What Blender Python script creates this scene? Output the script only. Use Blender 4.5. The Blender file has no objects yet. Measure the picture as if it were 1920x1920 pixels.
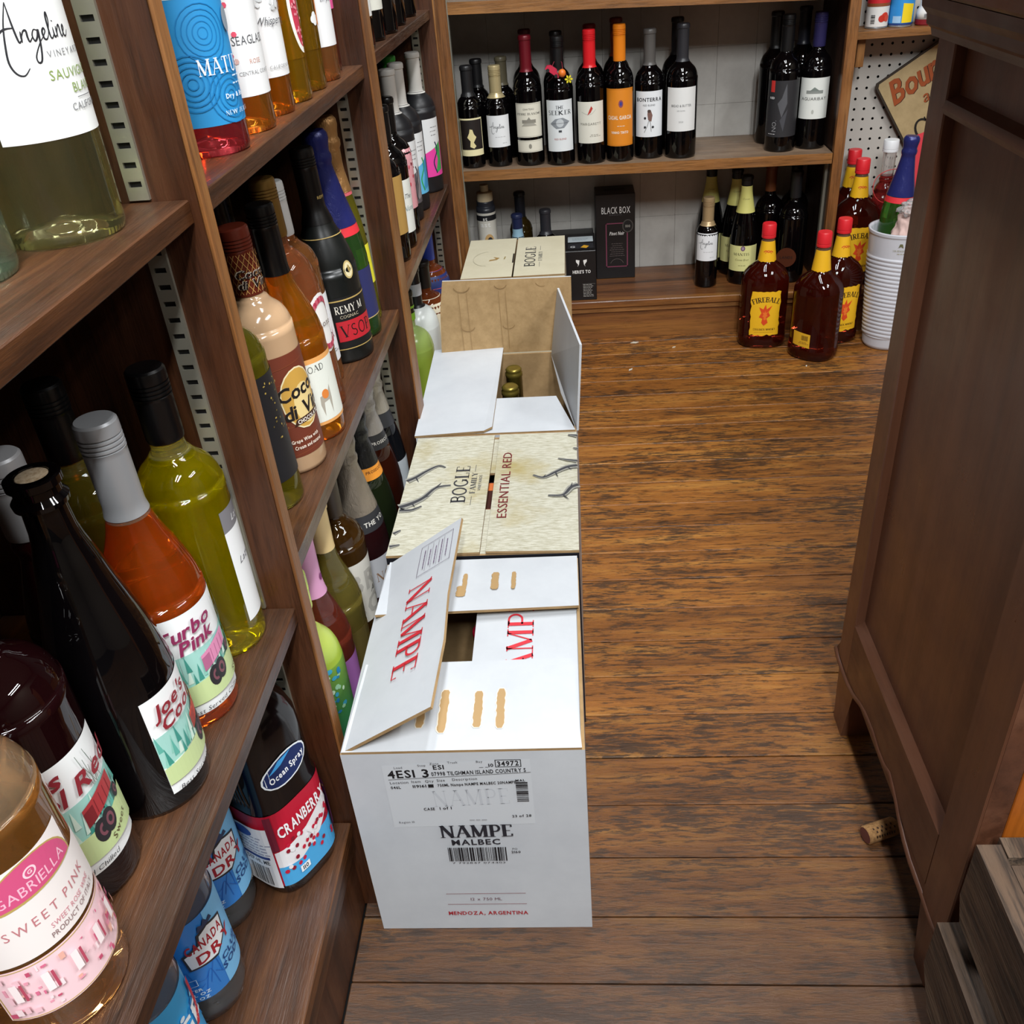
import bpy, bmesh, math, random
from mathutils import Vector, Matrix
from mathutils.geometry import tessellate_polygon
random.seed(7)
scene = bpy.context.scene
COL = scene.collection
PI = math.pi

# ------------------------------------------------------------------ camera
cam_d = bpy.data.cameras.new('camera'); cam = bpy.data.objects.new('camera', cam_d); COL.objects.link(cam)
R_ = Vector((0.99620057, 0.04821617, -0.07252332)); U_ = Vector((0.03397609, 0.55159056, 0.83342275)); F_ = Vector((-0.08018763, 0.83272027, -0.54785663))
cam.matrix_world = Matrix(((R_.x, U_.x, -F_.x, 0), (R_.y, U_.y, -F_.y, 0), (R_.z, U_.z, -F_.z, 1.0607), (0, 0, 0, 1)))
cam_d.sensor_width = 36; cam_d.lens = 1721.8 / 1920 * 36; cam_d.clip_start = 0.02
scene.camera = cam
# ------------------------------------------------------------------ world, lights, exposure
w = bpy.data.worlds.new('world'); scene.world = w; w.use_nodes = True
bg = w.node_tree.nodes['Background']; bg.inputs[0].default_value = (0.93, 0.96, 1.0, 1); bg.inputs[1].default_value = 0.3
def area(name, loc, sx, sy, power, col=(1, 0.97, 0.93), rot=(0, 0, 0)):
    l = bpy.data.lights.new(name, 'AREA'); l.shape = 'RECTANGLE'; l.size = sx; l.size_y = sy; l.energy = power; l.color = col
    o = bpy.data.objects.new(name, l); COL.objects.link(o); o.location = loc; o.rotation_euler = rot
    return o
LC = (0.96, 0.985, 1.0)
for lx, ly, pw in ((0.02, 1.35, 13), (0.36, 1.35, 13), (0.1, -0.85, 42), (0.44, -0.85, 42), (1.55, 0.2, 18), (1.85, 0.2, 18)):
    area('ceiling_tube_light', (lx, ly, 2.56), 0.11, 1.15, pw, LC)
scene.view_settings.view_transform = 'Standard'; scene.view_settings.look = 'None'
scene.view_settings.exposure = 0.54; scene.view_settings.gamma = 1.0; scene.view_settings.use_curve_mapping = False

# ------------------------------------------------------------------ materials
def lin(c):
    if isinstance(c, str): c = tuple(int(c[i:i+2], 16) / 255 for i in (0, 2, 4))
    return tuple((x / 12.92 if x <= 0.04045 else ((x + 0.055) / 1.055) ** 2.4) for x in c[:3]) + (1,)
MATS = {}
def newmat(name):
    m = bpy.data.materials.new(name); m.use_nodes = True
    return m, m.node_tree, m.node_tree.nodes['Principled BSDF']
def flat(col, rough=0.55, metal=0.0, coat=0.0, spec=0.5):
    k = (col, rough, metal, coat, spec)
    if k in MATS: return MATS[k]
    m, nt, b = newmat('surface_' + str(len(MATS)))
    b.inputs['Base Color'].default_value = lin(col); b.inputs['Roughness'].default_value = rough
    b.inputs['Metallic'].default_value = metal; b.inputs['Coat Weight'].default_value = coat; b.inputs['Specular IOR Level'].default_value = spec
    MATS[k] = m; return m
def ramp(nt, stops):
    r = nt.nodes.new('ShaderNodeValToRGB'); e = r.color_ramp.elements
    while len(e) < len(stops): e.new(0.5)
    for x, (p, c) in zip(e, stops): x.position = p; x.color = lin(c) if isinstance(c, str) else c
    return r
def noise(nt, vec, scale, detail=6, rough=0.6, dist=0.0):
    n = nt.nodes.new('ShaderNodeTexNoise'); n.inputs['Scale'].default_value = scale; n.inputs['Detail'].default_value = detail
    n.inputs['Roughness'].default_value = rough; n.inputs['Distortion'].default_value = dist
    nt.links.new(vec, n.inputs['Vector']); return n
def mapping(nt, scale, rnd=False):
    tc = nt.nodes.new('ShaderNodeTexCoord'); mp = nt.nodes.new('ShaderNodeMapping'); mp.inputs['Scale'].default_value = scale
    if rnd:
        oi = nt.nodes.new('ShaderNodeObjectInfo'); mul = nt.nodes.new('ShaderNodeVectorMath'); mul.operation = 'SCALE'; mul.inputs[0].default_value = (37, 53, 29)
        nt.links.new(oi.outputs['Random'], mul.inputs['Scale'])
        ad = nt.nodes.new('ShaderNodeVectorMath'); ad.operation = 'ADD'
        nt.links.new(tc.outputs['Object'], ad.inputs[0]); nt.links.new(mul.outputs[0], ad.inputs[1]); nt.links.new(ad.outputs[0], mp.inputs['Vector'])
    else: nt.links.new(tc.outputs['Object'], mp.inputs['Vector'])
    return tc, mp
def mix(nt, a, b, fac, mode='MIX'):
    n = nt.nodes.new('ShaderNodeMix'); n.data_type = 'RGBA'; n.blend_type = mode
    for s, v in ((6, a), (7, b)):
        if hasattr(v, 'links') or hasattr(v, 'is_linked'): nt.links.new(v, n.inputs[s])
        else: n.inputs[s].default_value = lin(v)
    if hasattr(fac, 'is_linked'): nt.links.new(fac, n.inputs[0])
    else: n.inputs[0].default_value = fac
    return n.outputs[2]
def wood(name, dark, mid, light, axis='y', k=9.0, rough=0.45, bump=0.25, rnd=False, pores=0.5, spec=0.5, dust_glare=0.0):
    m, nt, b = newmat(name)
    s = {'x': (0.07, 1, 1), 'y': (1, 0.07, 1), 'z': (1, 1, 0.07)}[axis]
    tc, mp = mapping(nt, tuple(v * k for v in s), rnd)
    n1 = noise(nt, mp.outputs[0], 1.6, 8, 0.62, 0.6)
    r1 = ramp(nt, ((0.28, dark), (0.5, mid), (0.74, light)))
    nt.links.new(n1.outputs['Fac'], r1.inputs[0])
    n2 = noise(nt, mp.outputs[0], 13, 4, 0.7)
    r2 = ramp(nt, ((0.36, (0.25, 0.25, 0.25, 1)), (0.52, (1, 1, 1, 1))))
    nt.links.new(n2.outputs['Fac'], r2.inputs[0])
    c = mix(nt, r1.outputs[0], r2.outputs[0], pores, 'MULTIPLY')
    if dust_glare:  # greys upward faces: settled dust, with reflected glare painted into the colour
        ge = nt.nodes.new('ShaderNodeNewGeometry'); sx = nt.nodes.new('ShaderNodeSeparateXYZ'); nt.links.new(ge.outputs['True Normal'], sx.inputs[0])
        nd = noise(nt, tc.outputs['Object'], 30, 6, 0.75); rd = ramp(nt, ((0.3, (0.35,) * 3 + (1,)), (0.7, (1, 1, 1, 1)))); nt.links.new(nd.outputs['Fac'], rd.inputs[0])
        mu = nt.nodes.new('ShaderNodeMath'); mu.operation = 'MULTIPLY'; mu.use_clamp = True; nt.links.new(sx.outputs[2], mu.inputs[0]); nt.links.new(rd.outputs[0], mu.inputs[1])
        m2 = nt.nodes.new('ShaderNodeMath'); m2.operation = 'MULTIPLY'; m2.use_clamp = True; m2.inputs[1].default_value = dust_glare; nt.links.new(mu.outputs[0], m2.inputs[0])
        c = mix(nt, c, '8f8377', m2.outputs[0])
    nt.links.new(c, b.inputs['Base Color'])
    n3 = noise(nt, tc.outputs['Object'], 14, 5, 0.6)
    r3 = ramp(nt, ((0.3, (rough * 0.75,) * 3 + (1,)), (0.7, (min(1, rough * 1.25),) * 3 + (1,)))); nt.links.new(n3.outputs['Fac'], r3.inputs[0])
    nt.links.new(r3.outputs[0], b.inputs['Roughness'])
    bp = nt.nodes.new('ShaderNodeBump'); bp.inputs['Strength'].default_value = bump; bp.inputs['Distance'].default_value = 0.002
    nt.links.new(n2.outputs['Fac'], bp.inputs['Height']); nt.links.new(bp.outputs[0], b.inputs['Normal'])
    b.inputs['Specular IOR Level'].default_value = spec
    return m
def glass(name, col, top=None, fill=None, trans=0.85, rough=0.02, ior=1.4):
    m, nt, b = newmat(name)
    if trans > 0.7: col = ''.join('%02x' % min(255, int(255 * (int(col[i:i+2], 16) / 255) ** 0.72)) for i in (0, 2, 4))
    b.inputs['Transmission Weight'].default_value = trans; b.inputs['IOR'].default_value = ior; b.inputs['Roughness'].default_value = rough
    if fill is None: b.inputs['Base Color'].default_value = lin(col)
    else:
        tc = nt.nodes.new('ShaderNodeTexCoord'); sp = nt.nodes.new('ShaderNodeSeparateXYZ'); nt.links.new(tc.outputs['Object'], sp.inputs[0])
        gt = nt.nodes.new('ShaderNodeMath'); gt.operation = 'GREATER_THAN'; gt.inputs[1].default_value = fill; nt.links.new(sp.outputs[2], gt.inputs[0])
        nt.links.new(mix(nt, col, top, gt.outputs[0]), b.inputs['Base Color'])
    return m
def foilmat(col, metal=0.35, rough=0.3, strength=0.6):
    k = ('foil', col)
    if k in MATS: return MATS[k]
    m, nt, b = newmat('crumpled_foil_' + str(len(MATS))); b.inputs['Base Color'].default_value = lin(col); b.inputs['Metallic'].default_value = metal; b.inputs['Roughness'].default_value = rough
    tc, mp = mapping(nt, (90, 90, 40)); n = noise(nt, mp.outputs[0], 1.6, 5, 0.65, 0.8)
    bp = nt.nodes.new('ShaderNodeBump'); bp.inputs['Strength'].default_value = strength; bp.inputs['Distance'].default_value = 0.003
    nt.links.new(n.outputs['Fac'], bp.inputs['Height']); nt.links.new(bp.outputs[0], b.inputs['Normal'])
    MATS[k] = m; return m
def paper(name, col, dark, scale=60, rough=0.7, amount=0.5):
    m, nt, b = newmat(name); tc, mp = mapping(nt, (1, 1, 1))
    n = noise(nt, mp.outputs[0], scale, 5, 0.7); r = ramp(nt, ((0.3, dark), (0.65, col))); nt.links.new(n.outputs['Fac'], r.inputs[0])
    nt.links.new(r.outputs[0], b.inputs['Base Color']); b.inputs['Roughness'].default_value = rough
    bp = nt.nodes.new('ShaderNodeBump'); bp.inputs['Strength'].default_value = amount; bp.inputs['Distance'].default_value = 0.001
    nt.links.new(n.outputs['Fac'], bp.inputs['Height']); nt.links.new(bp.outputs[0], b.inputs['Normal'])
    return m
M = {}
M['shelf'] = wood('dark_shelf_wood', '25130a', '492a15', '724826', 'y', 14, 0.34, 0.4, dust_glare=0.06)
M['upright'] = wood('upright_wood', '261309', '422413', '5a3722', 'z', 12, 0.42, 0.25)
M['amber_edge'] = wood('amber_edge_wood', '57331a', '80522a', 'a0703f', 'z', 14, 0.45, 0.35)
M['amber_shelf'] = wood('amber_shelf_edge', '5f3a1a', '8a5c30', 'b07c46', 'x', 14, 0.45, 0.35)
M['back_panel'] = wood('back_panel_wood', '1d100a', '321d12', '44291a', 'z', 6, 0.5, 0.1)
M['shelf_top_back'] = wood('back_shelf_wood', '5a4430', '7c6149', '9a7f63', 'x', 10, 0.45, 0.2, dust_glare=0.3)
M['bench'] = wood('bench_wood', '3e2312', '744725', '96642f', 'x', 10, 0.35, 0.3)
M['cabinet'] = wood('cabinet_wood', '42261a', '5e3a28', '714a36', 'z', 5, 0.36, 0.12, pores=0.25)
M['cabinet_dark'] = wood('cabinet_rail_wood', '3c2216', '553322', '6c4835', 'y', 7, 0.4, 0.12, pores=0.3)
M['cabinet_front'] = wood('cabinet_front_wood', '6a330f', '9c5318', 'b96c25', 'z', 9, 0.3, 0.1, pores=0.3)
M['crate'] = wood('crate_wood', '2a1e16', '574434', '83705c', 'y', 12, 0.8, 0.8, rnd=True, pores=0.85)
M['metal'] = flat('b9b6a6', 0.35, 0.75)
M['black'] = flat('060505', 0.6)

# ------------------------------------------------------------------ mesh helpers
def link(name, me, parent=None, loc=None, rotz=0):
    o = bpy.data.objects.new(name, me); COL.objects.link(o)
    if parent: o.parent = parent
    if loc is not None: o.location = loc
    if rotz: o.rotation_euler[2] = rotz
    return o
def mesh(name, V, F, mats, parent=None, smooth=False, mi=None, loc=None, rotz=0, auto=False):
    me = bpy.data.meshes.new(name); me.from_pydata([tuple(v) for v in V], [], F)
    for m in (mats if isinstance(mats, (list, tuple)) else [mats]): me.materials.append(m)
    if mi: me.polygons.foreach_set('material_index', mi)
    if smooth: me.polygons.foreach_set('use_smooth', [True] * len(F))
    me.update()
    if auto: me.set_sharp_from_angle(angle=math.radians(32))
    return link(name, me, parent, loc, rotz)
def tag(o, label, cat, group=None):
    o['label'] = label; o['category'] = cat
    if group: o['group'] = group
    return o
def struct(o): o['kind'] = 'structure'; return o
def thing(name, label, cat, loc=(0, 0, 0), rotz=0, group=None):
    o = link(name, None, None, loc, rotz); o.empty_display_size = 0.02
    return tag(o, label, cat, group)
class MB:
    def __init__(s): s.V = []; s.F = []; s.I = []
    def add(s, V, F, i=0):
        n = len(s.V); s.V += [tuple(v) for v in V]; s.F += [tuple(a + n for a in f) for f in F]; s.I += [i] * len(F)
    def box(s, x0, x1, y0, y1, z0, z1, i=0, bev=0.0, idx=None):
        if bev <= 0:
            V = [(x, y, z) for z in (z0, z1) for y in (y0, y1) for x in (x0, x1)]
            F = [(0, 2, 3, 1), (4, 5, 7, 6), (0, 1, 5, 4), (2, 6, 7, 3), (0, 4, 6, 2), (1, 3, 7, 5)]
            s.add(V, F, i); return
        bm = bmesh.new(); bmesh.ops.create_cube(bm, size=1)
        bmesh.ops.scale(bm, vec=(x1 - x0, y1 - y0, z1 - z0), verts=bm.verts); bmesh.ops.translate(bm, vec=((x0 + x1) / 2, (y0 + y1) / 2, (z0 + z1) / 2), verts=bm.verts)
        bmesh.ops.bevel(bm, geom=bm.edges[:], offset=bev, segments=1, affect='EDGES')
        bm.verts.index_update(); s.add([v.co[:] for v in bm.verts], [[v.index for v in f.verts] for f in bm.faces], i); bm.free()
    def lathe(s, prof, n=28, i=0, cx=0, cy=0, close=False):
        V = []; F = []; k = len(prof)
        for (r, z) in prof:
            for a in range(n): t = 2 * PI * a / n; V.append((cx + r * math.sin(t), cy - r * math.cos(t), z))
        for j in range(k - 1):
            for a in range(n): b = (a + 1) % n; F.append((j * n + a, j * n + b, (j + 1) * n + b, (j + 1) * n + a))
        if prof[0][0] > 1e-6: F.append(tuple(range(n - 1, -1, -1)))
        if prof[-1][0] > 1e-6: F.append(tuple((k - 1) * n + a for a in range(n)))
        s.add(V, F, i)
    def loft(s, secs, n=32, i=0):
        # secs: (z, rx, ry, exponent, cx, cy)
        V = []; F = []; k = len(secs)
        for sc in secs:
            z, rx, ry, e = sc[:4]; cx, cy = (sc[4:6] if len(sc) > 4 else (0, 0))
            for a in range(n):
                t = 2 * PI * a / n; sn, cs = math.sin(t), math.cos(t)
                V.append((cx + rx * math.copysign(abs(sn) ** (2 / e), sn), cy - ry * math.copysign(abs(cs) ** (2 / e), cs), z))
        for j in range(k - 1):
            for a in range(n): b = (a + 1) % n; F.append((j * n + a, j * n + b, (j + 1) * n + b, (j + 1) * n + a))
        F.append(tuple(range(n - 1, -1, -1))); F.append(tuple((k - 1) * n + a for a in range(n)))
        s.add(V, F, i)
    def prism(s, pts, d, i=0):
        # pts: 3D polygon, d: extrusion vector
        d = Vector(d); n = len(pts); V = [Vector(p) for p in pts] + [Vector(p) + d for p in pts]
        nrm = Vector((0, 0, 0))
        for a in range(n): nrm += Vector(pts[a]).cross(Vector(pts[(a + 1) % n]))
        tris = tessellate_polygon([[Vector(p) for p in pts]])
        F = []
        fl = nrm.dot(d) > 0
        for t in tris:
            a, b, c = [Vector(pts[q]) for q in t]
            if ((b - a).cross(c - a)).dot(d) > 0: t = t[::-1]
            F.append(tuple(t)); F.append(tuple(q + n for q in t[::-1]))
        for a in range(n):
            b = (a + 1) % n
            F.append((a, b, b + n, a + n) if fl else (b, a, a + n, b + n))
        s.add(V, F, i)
    def tube(s, pts, r, n=8, i=0):
        P = [Vector(p) for p in pts]; V = []; F = []
        for j, p in enumerate(P):
            t = (P[min(j + 1, len(P) - 1)] - P[max(j - 1, 0)]).normalized(); u = t.orthogonal().normalized() if j == 0 else (u - t * u.dot(t)).normalized()
            v = t.cross(u); rr = r[j] if isinstance(r, (list, tuple)) else r
            for a in range(n): q = 2 * PI * a / n; V.append(p + (u * math.cos(q) + v * math.sin(q)) * rr)
        for j in range(len(P) - 1):
            for a in range(n): b = (a + 1) % n; F.append((j * n + a, j * n + b, (j + 1) * n + b, (j + 1) * n + a))
        F.append(tuple(range(n - 1, -1, -1))); F.append(tuple((len(P) - 1) * n + a for a in range(n)))
        s.add(V, F, i)
    def build(s, name, mats, parent=None, smooth=False, auto=False, loc=None, rotz=0):
        return mesh(name, s.V, s.F, mats, parent, smooth or auto, s.I if isinstance(mats, (list, tuple)) and len(mats) > 1 else None, loc, rotz, auto)
def part(name, m, parent, *boxes, bev=0.0):
    b = MB()
    for q in boxes: b.box(*q, bev=bev)
    return b.build(name, m, parent)

# ------------------------------------------------------------------ lettering
GLY = {}
def make_glyphs():
    chars = "ABCDEFGHIJKLMNOPQRSTUVWXYZabcdefghijklmnopqrstuvwxyz0123456789&.,'-%#!:"
    objs = []
    for wt, off in (('r', 0.0), ('b', 0.025)):
        for ch in chars:
            cu = bpy.data.curves.new('glyph', 'FONT'); cu.body = ch; cu.size = 1; cu.resolution_u = 2; cu.offset = off
            o = bpy.data.objects.new('glyph', cu); COL.objects.link(o); objs.append((wt, ch, o))
    dg = bpy.context.evaluated_depsgraph_get()
    for wt, ch, o in objs:
        ev = o.evaluated_get(dg); me = ev.to_mesh()
        V = [(v.co.x, v.co.y) for v in me.vertices]; F = [tuple(p.vertices) for p in me.polygons]
        x0 = min(v[0] for v in V); x1 = max(v[0] for v in V)
        GLY[wt + ch] = ([(v[0] - x0, v[1]) for v in V], F, x1 - x0); ev.to_mesh_clear()
    for wt, ch, o in objs:
        cu = o.data; bpy.data.objects.remove(o); bpy.data.curves.remove(cu)
make_glyphs()
# serif capitals as strokes: (points, weight); straight stems get serifs at foot and head
def arc(cx, cy, rx, ry, a0, a1, n=10): return [(cx + rx * math.cos(math.radians(a0 + (a1 - a0) * i / n)), cy + ry * math.sin(math.radians(a0 + (a1 - a0) * i / n))) for i in range(n + 1)]
T, H_ = 0.15, 0.05
SER = {
 'A': (0.8, [([(0.06, 0), (0.4, 1)], H_, 1), ([(0.4, 1), (0.74, 0)], T, 1), ([(0.2, 0.36), (0.6, 0.36)], H_, 0)]),
 'B': (0.66, [([(0.15, 0), (0.15, 1)], T, 1), ([(0.15, 0.97), (0.4, 0.97)] + arc(0.4, 0.76, 0.18, 0.21, 90, -90) + [(0.15, 0.53)], 0.08, 0), ([(0.15, 0.53), (0.4, 0.53)] + arc(0.4, 0.28, 0.22, 0.25, 90, -90) + [(0.15, 0.03)], 0.08, 0)]),
 'C': (0.75, [(arc(0.4, 0.5, 0.33, 0.48, 40, 320, 16), 0.1, 0), ([(0.65, 0.98), (0.65, 0.72)], H_, 0)]),
 'D': (0.8, [([(0.15, 0), (0.15, 1)], T, 1), ([(0.15, 0.97), (0.35, 0.97)] + arc(0.35, 0.5, 0.36, 0.47, 90, -90) + [(0.15, 0.03)], 0.09, 0)]),
 'E': (0.64, [([(0.15, 0), (0.15, 1)], T, 1), ([(0.15, 0.97), (0.56, 0.97), (0.56, 0.8)], H_, 0), ([(0.15, 0.5), (0.46, 0.5)], H_, 0), ([(0.15, 0.03), (0.58, 0.03), (0.58, 0.22)], H_, 0)]),
 'F': (0.6, [([(0.15, 0), (0.15, 1)], T, 1), ([(0.15, 0.97), (0.56, 0.97), (0.56, 0.8)], H_, 0), ([(0.15, 0.5), (0.46, 0.5)], H_, 0)]),
 'G': (0.8, [(arc(0.4, 0.5, 0.33, 0.48, 40, 330, 16), 0.1, 0), ([(0.68, 0.42), (0.68, 0.1)], T * 0.8, 0), ([(0.5, 0.42), (0.76, 0.42)], H_, 0)]),
 'I': (0.34, [([(0.17, 0), (0.17, 1)], T, 1)]),
 'L': (0.62, [([(0.15, 0), (0.15, 1)], T, 1), ([(0.15, 0.03), (0.56, 0.03), (0.56, 0.24)], H_, 0)]),
 'M': (0.98, [([(0.13, 0), (0.13, 1)], H_, 1), ([(0.13, 1), (0.48, 0.05)], T, 0), ([(0.48, 0.05), (0.82, 1)], H_, 0), ([(0.84, 0), (0.84, 1)], T, 1)]),
 'N': (0.86, [([(0.14, 0), (0.14, 1)], H_, 1), ([(0.14, 1), (0.72, 0)], T, 0), ([(0.72, 0), (0.72, 1)], H_, 1)]),
 'O': (0.82, [(arc(0.41, 0.5, 0.33, 0.48, 0, 360, 20), 0.1, 0)]),
 'P': (0.66, [([(0.16, 0), (0.16, 1)], T, 1), ([(0.16, 0.97), (0.38, 0.97)] + arc(0.38, 0.71, 0.22, 0.26, 90, -90) + [(0.16, 0.45)], 0.08, 0)]),
 'R': (0.74, [([(0.16, 0), (0.16, 1)], T, 1), ([(0.16, 0.97), (0.38, 0.97)] + arc(0.38, 0.74, 0.2, 0.23, 90, -90) + [(0.16, 0.51)], 0.08, 0), ([(0.36, 0.5), (0.66, 0)], T, 0)]),
 'S': (0.6, [(arc(0.3, 0.74, 0.2, 0.23, 40, 250, 9) + arc(0.3, 0.27, 0.22, 0.25, 70, -150, 9), 0.09, 0)]),
 'T': (0.74, [([(0.37, 0), (0.37, 1)], T, 1), ([(0.07, 0.78), (0.07, 0.97), (0.67, 0.97), (0.67, 0.78)], H_, 0)]),
 'V': (0.8, [([(0.06, 1), (0.4, 0)], T, 1), ([(0.4, 0), (0.74, 1)], H_, 1)]),
 'U': (0.82, [([(0.15, 1), (0.15, 0.3)] + arc(0.4, 0.3, 0.25, 0.28, 180, 360) + [(0.65, 1)], 0.1, 1)]),
 'Y': (0.76, [([(0.06, 1), (0.38, 0.5)], T, 1), ([(0.7, 1), (0.38, 0.5)], H_, 1), ([(0.38, 0.5), (0.38, 0)], T, 1)]),
 'Z': (0.7, [([(0.1, 0.97), (0.6, 0.97)], H_, 0), ([(0.6, 0.97), (0.08, 0.03)], T, 0), ([(0.08, 0.03), (0.62, 0.03)], H_, 0)]),
}
def stroke_quads(pts, wd, taper=None):
    V = []; F = []; n = len(pts)
    for i, p in enumerate(pts):
        a = pts[max(i - 1, 0)]; b = pts[min(i + 1, n - 1)]; dx, dy = b[0] - a[0], b[1] - a[1]; L = math.hypot(dx, dy) or 1
        h = (wd if not taper else wd * taper(i / (n - 1))) / 2
        V += [(p[0] - dy / L * h, p[1] + dx / L * h), (p[0] + dy / L * h, p[1] - dx / L * h)]
    for i in range(n - 1): F.append((2 * i, 2 * i + 1, 2 * i + 3, 2 * i + 2))
    return V, F
def catmull(P, n=6):
    out = []
    for i in range(len(P) - 1):
        p0 = P[max(i - 1, 0)]; p1 = P[i]; p2 = P[i + 1]; p3 = P[min(i + 2, len(P) - 1)]
        for k in range(n):
            t = k / n
            out.append(tuple(0.5 * (2 * p1[d] + (p2[d] - p0[d]) * t + (2 * p0[d] - 5 * p1[d] + 4 * p2[d] - p3[d]) * t * t + (3 * p1[d] - p0[d] - 3 * p2[d] + p3[d]) * t ** 3) for d in (0, 1)))
    out.append(tuple(P[-1])); return out
def serif_glyph(ch):
    k = 's' + ch
    if k in GLY: return GLY[k]
    wd, st = SER[ch]; V = []; F = []
    def put(a):
        n = len(V); V.extend(a[0]); F.extend(tuple(q + n for q in f) for f in a[1])
    for pts, t, ser in st:
        put(stroke_quads(pts, t))
        if ser:
            for (x, y) in (pts[0], pts[-1]):
                if y in (0, 1): put(stroke_quads([(x - t / 2 - 0.08, y + (0.02 if y == 0 else -0.02)), (x + t / 2 + 0.08, y + (0.02 if y == 0 else -0.02))], 0.045))
    GLY[k] = ([(x * 0.72, y * 0.72) for x, y in V], F, wd * 0.72 - 0.05); return GLY[k]
SCRIPT_ANGEL = [[(-1.7, 0.9), (-0.7, 0.75), (0.3, 1.3), (1.25, 1.35)], [(1.15, 3.6), (0.45, 1.7), (0.05, 0), (-0.15, -1.6), (0.2, -2.6), (0.9, -2.9), (1.6, -2.3)],
 [(1.15, 3.6), (1.2, 1.6), (1.35, 0.1), (1.6, 0.2)], [(1.75, 1.0), (1.65, 0.0)], [(1.67, 0.35), (2.0, 0.95), (2.3, 1.0), (2.3, 0.4), (2.4, 0.0), (2.75, 0.35)],
 [(3.5, 0.85), (3.1, 1.0), (2.8, 0.5), (2.95, 0.0), (3.3, 0.35), (3.55, 0.95), (3.35, -0.6), (3.0, -1.8), (2.6, -1.9), (2.6, -1.3), (3.3, -0.3), (3.9, 0.25)],
 [(3.9, 0.25), (4.3, 0.7), (4.2, 1.0), (3.95, 0.7), (4.0, 0.1), (4.3, 0.0), (4.6, 0.35)], [(4.6, 0.35), (5.05, 1.5), (5.05, 2.3), (4.85, 1.9), (4.8, 0.3), (5.0, 0.0), (5.3, 0.3)],
 [(5.4, 0.95), (5.4, 0.1), (5.7, 0.2)], [(5.5, 1.45), (5.55, 1.55)], [(5.85, 1.0), (5.8, 0.0)], [(5.82, 0.35), (6.15, 0.95), (6.4, 1.0), (6.4, 0.3), (6.55, 0.0), (6.85, 0.3)],
 [(6.85, 0.3), (7.2, 0.7), (7.1, 1.0), (6.9, 0.7), (6.95, 0.1), (7.3, 0.0), (7.8, 0.5)]]

class Plane:
    strip = None
    def __init__(s, O, U, V): s.O = Vector(O); s.U = Vector(U).normalized(); s.V = Vector(V).normalized(); s.N = s.U.cross(s.V).normalized()
    def __call__(s, u, v, off): return s.O + s.U * u + s.V * v + s.N * off
class Cyl:
    # wraps (u, v) on a lathe profile, facing local -y; u is the arc length at radius R
    def __init__(s, rf, R, v0=0.0, strip=0.004): s.rf = rf; s.R = R; s.v0 = v0; s.strip = strip
    def __call__(s, u, v, off):
        z = v + s.v0; r = s.rf(z) + off; a = u / s.R
        return Vector((r * math.sin(a), -r * math.cos(a), z))
class Loft:
    # wraps on a rounded-rectangle section (rx, ry, exponent) with straight height
    def __init__(s, rx, ry, e, v0=0.0, strip=0.005):
        s.v0 = v0; s.strip = strip; s.P = []; n = 400; L = 0; last = None
        for i in range(n + 1):
            t = -PI + 2 * PI * i / n; sn, cs = math.sin(t), math.cos(t)
            p = (rx * math.copysign(abs(sn) ** (2 / e), sn), -ry * math.copysign(abs(cs) ** (2 / e), cs))
            if last: L += math.hypot(p[0] - last[0], p[1] - last[1])
            s.P.append((L, p)); last = p
        mid = s.P[n // 2][0]; s.P = [(a - mid, p) for a, p in s.P]
    def __call__(s, u, v, off):
        P = s.P; lo, hi = 0, len(P) - 1; u = max(P[0][0] + 1e-6, min(P[-1][0] - 1e-6, u))
        while hi - lo > 1:
            m = (lo + hi) // 2
            if P[m][0] <= u: lo = m
            else: hi = m
        a, b = P[lo], P[hi]; f = (u - a[0]) / max(1e-9, b[0] - a[0]); x = a[1][0] + (b[1][0] - a[1][0]) * f; y = a[1][1] + (b[1][1] - a[1][1]) * f
        dx, dy = b[1][0] - a[1][0], b[1][1] - a[1][1]; L = math.hypot(dx, dy) or 1
        return Vector((x + dy / L * off, y - dx / L * off, v * getattr(s, 'kv', 1.0) + s.v0))
def clip(poly, k, lo):
    out = []
    for i in range(len(poly)):
        a, b = poly[i], poly[(i + 1) % len(poly)]; ia, ib = (a[0] >= k) == lo, (b[0] >= k) == lo
        if ia: out.append(a)
        if ia != ib: t = (k - a[0]) / (b[0] - a[0]); out.append((k, a[1] + (b[1] - a[1]) * t))
    return out
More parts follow.
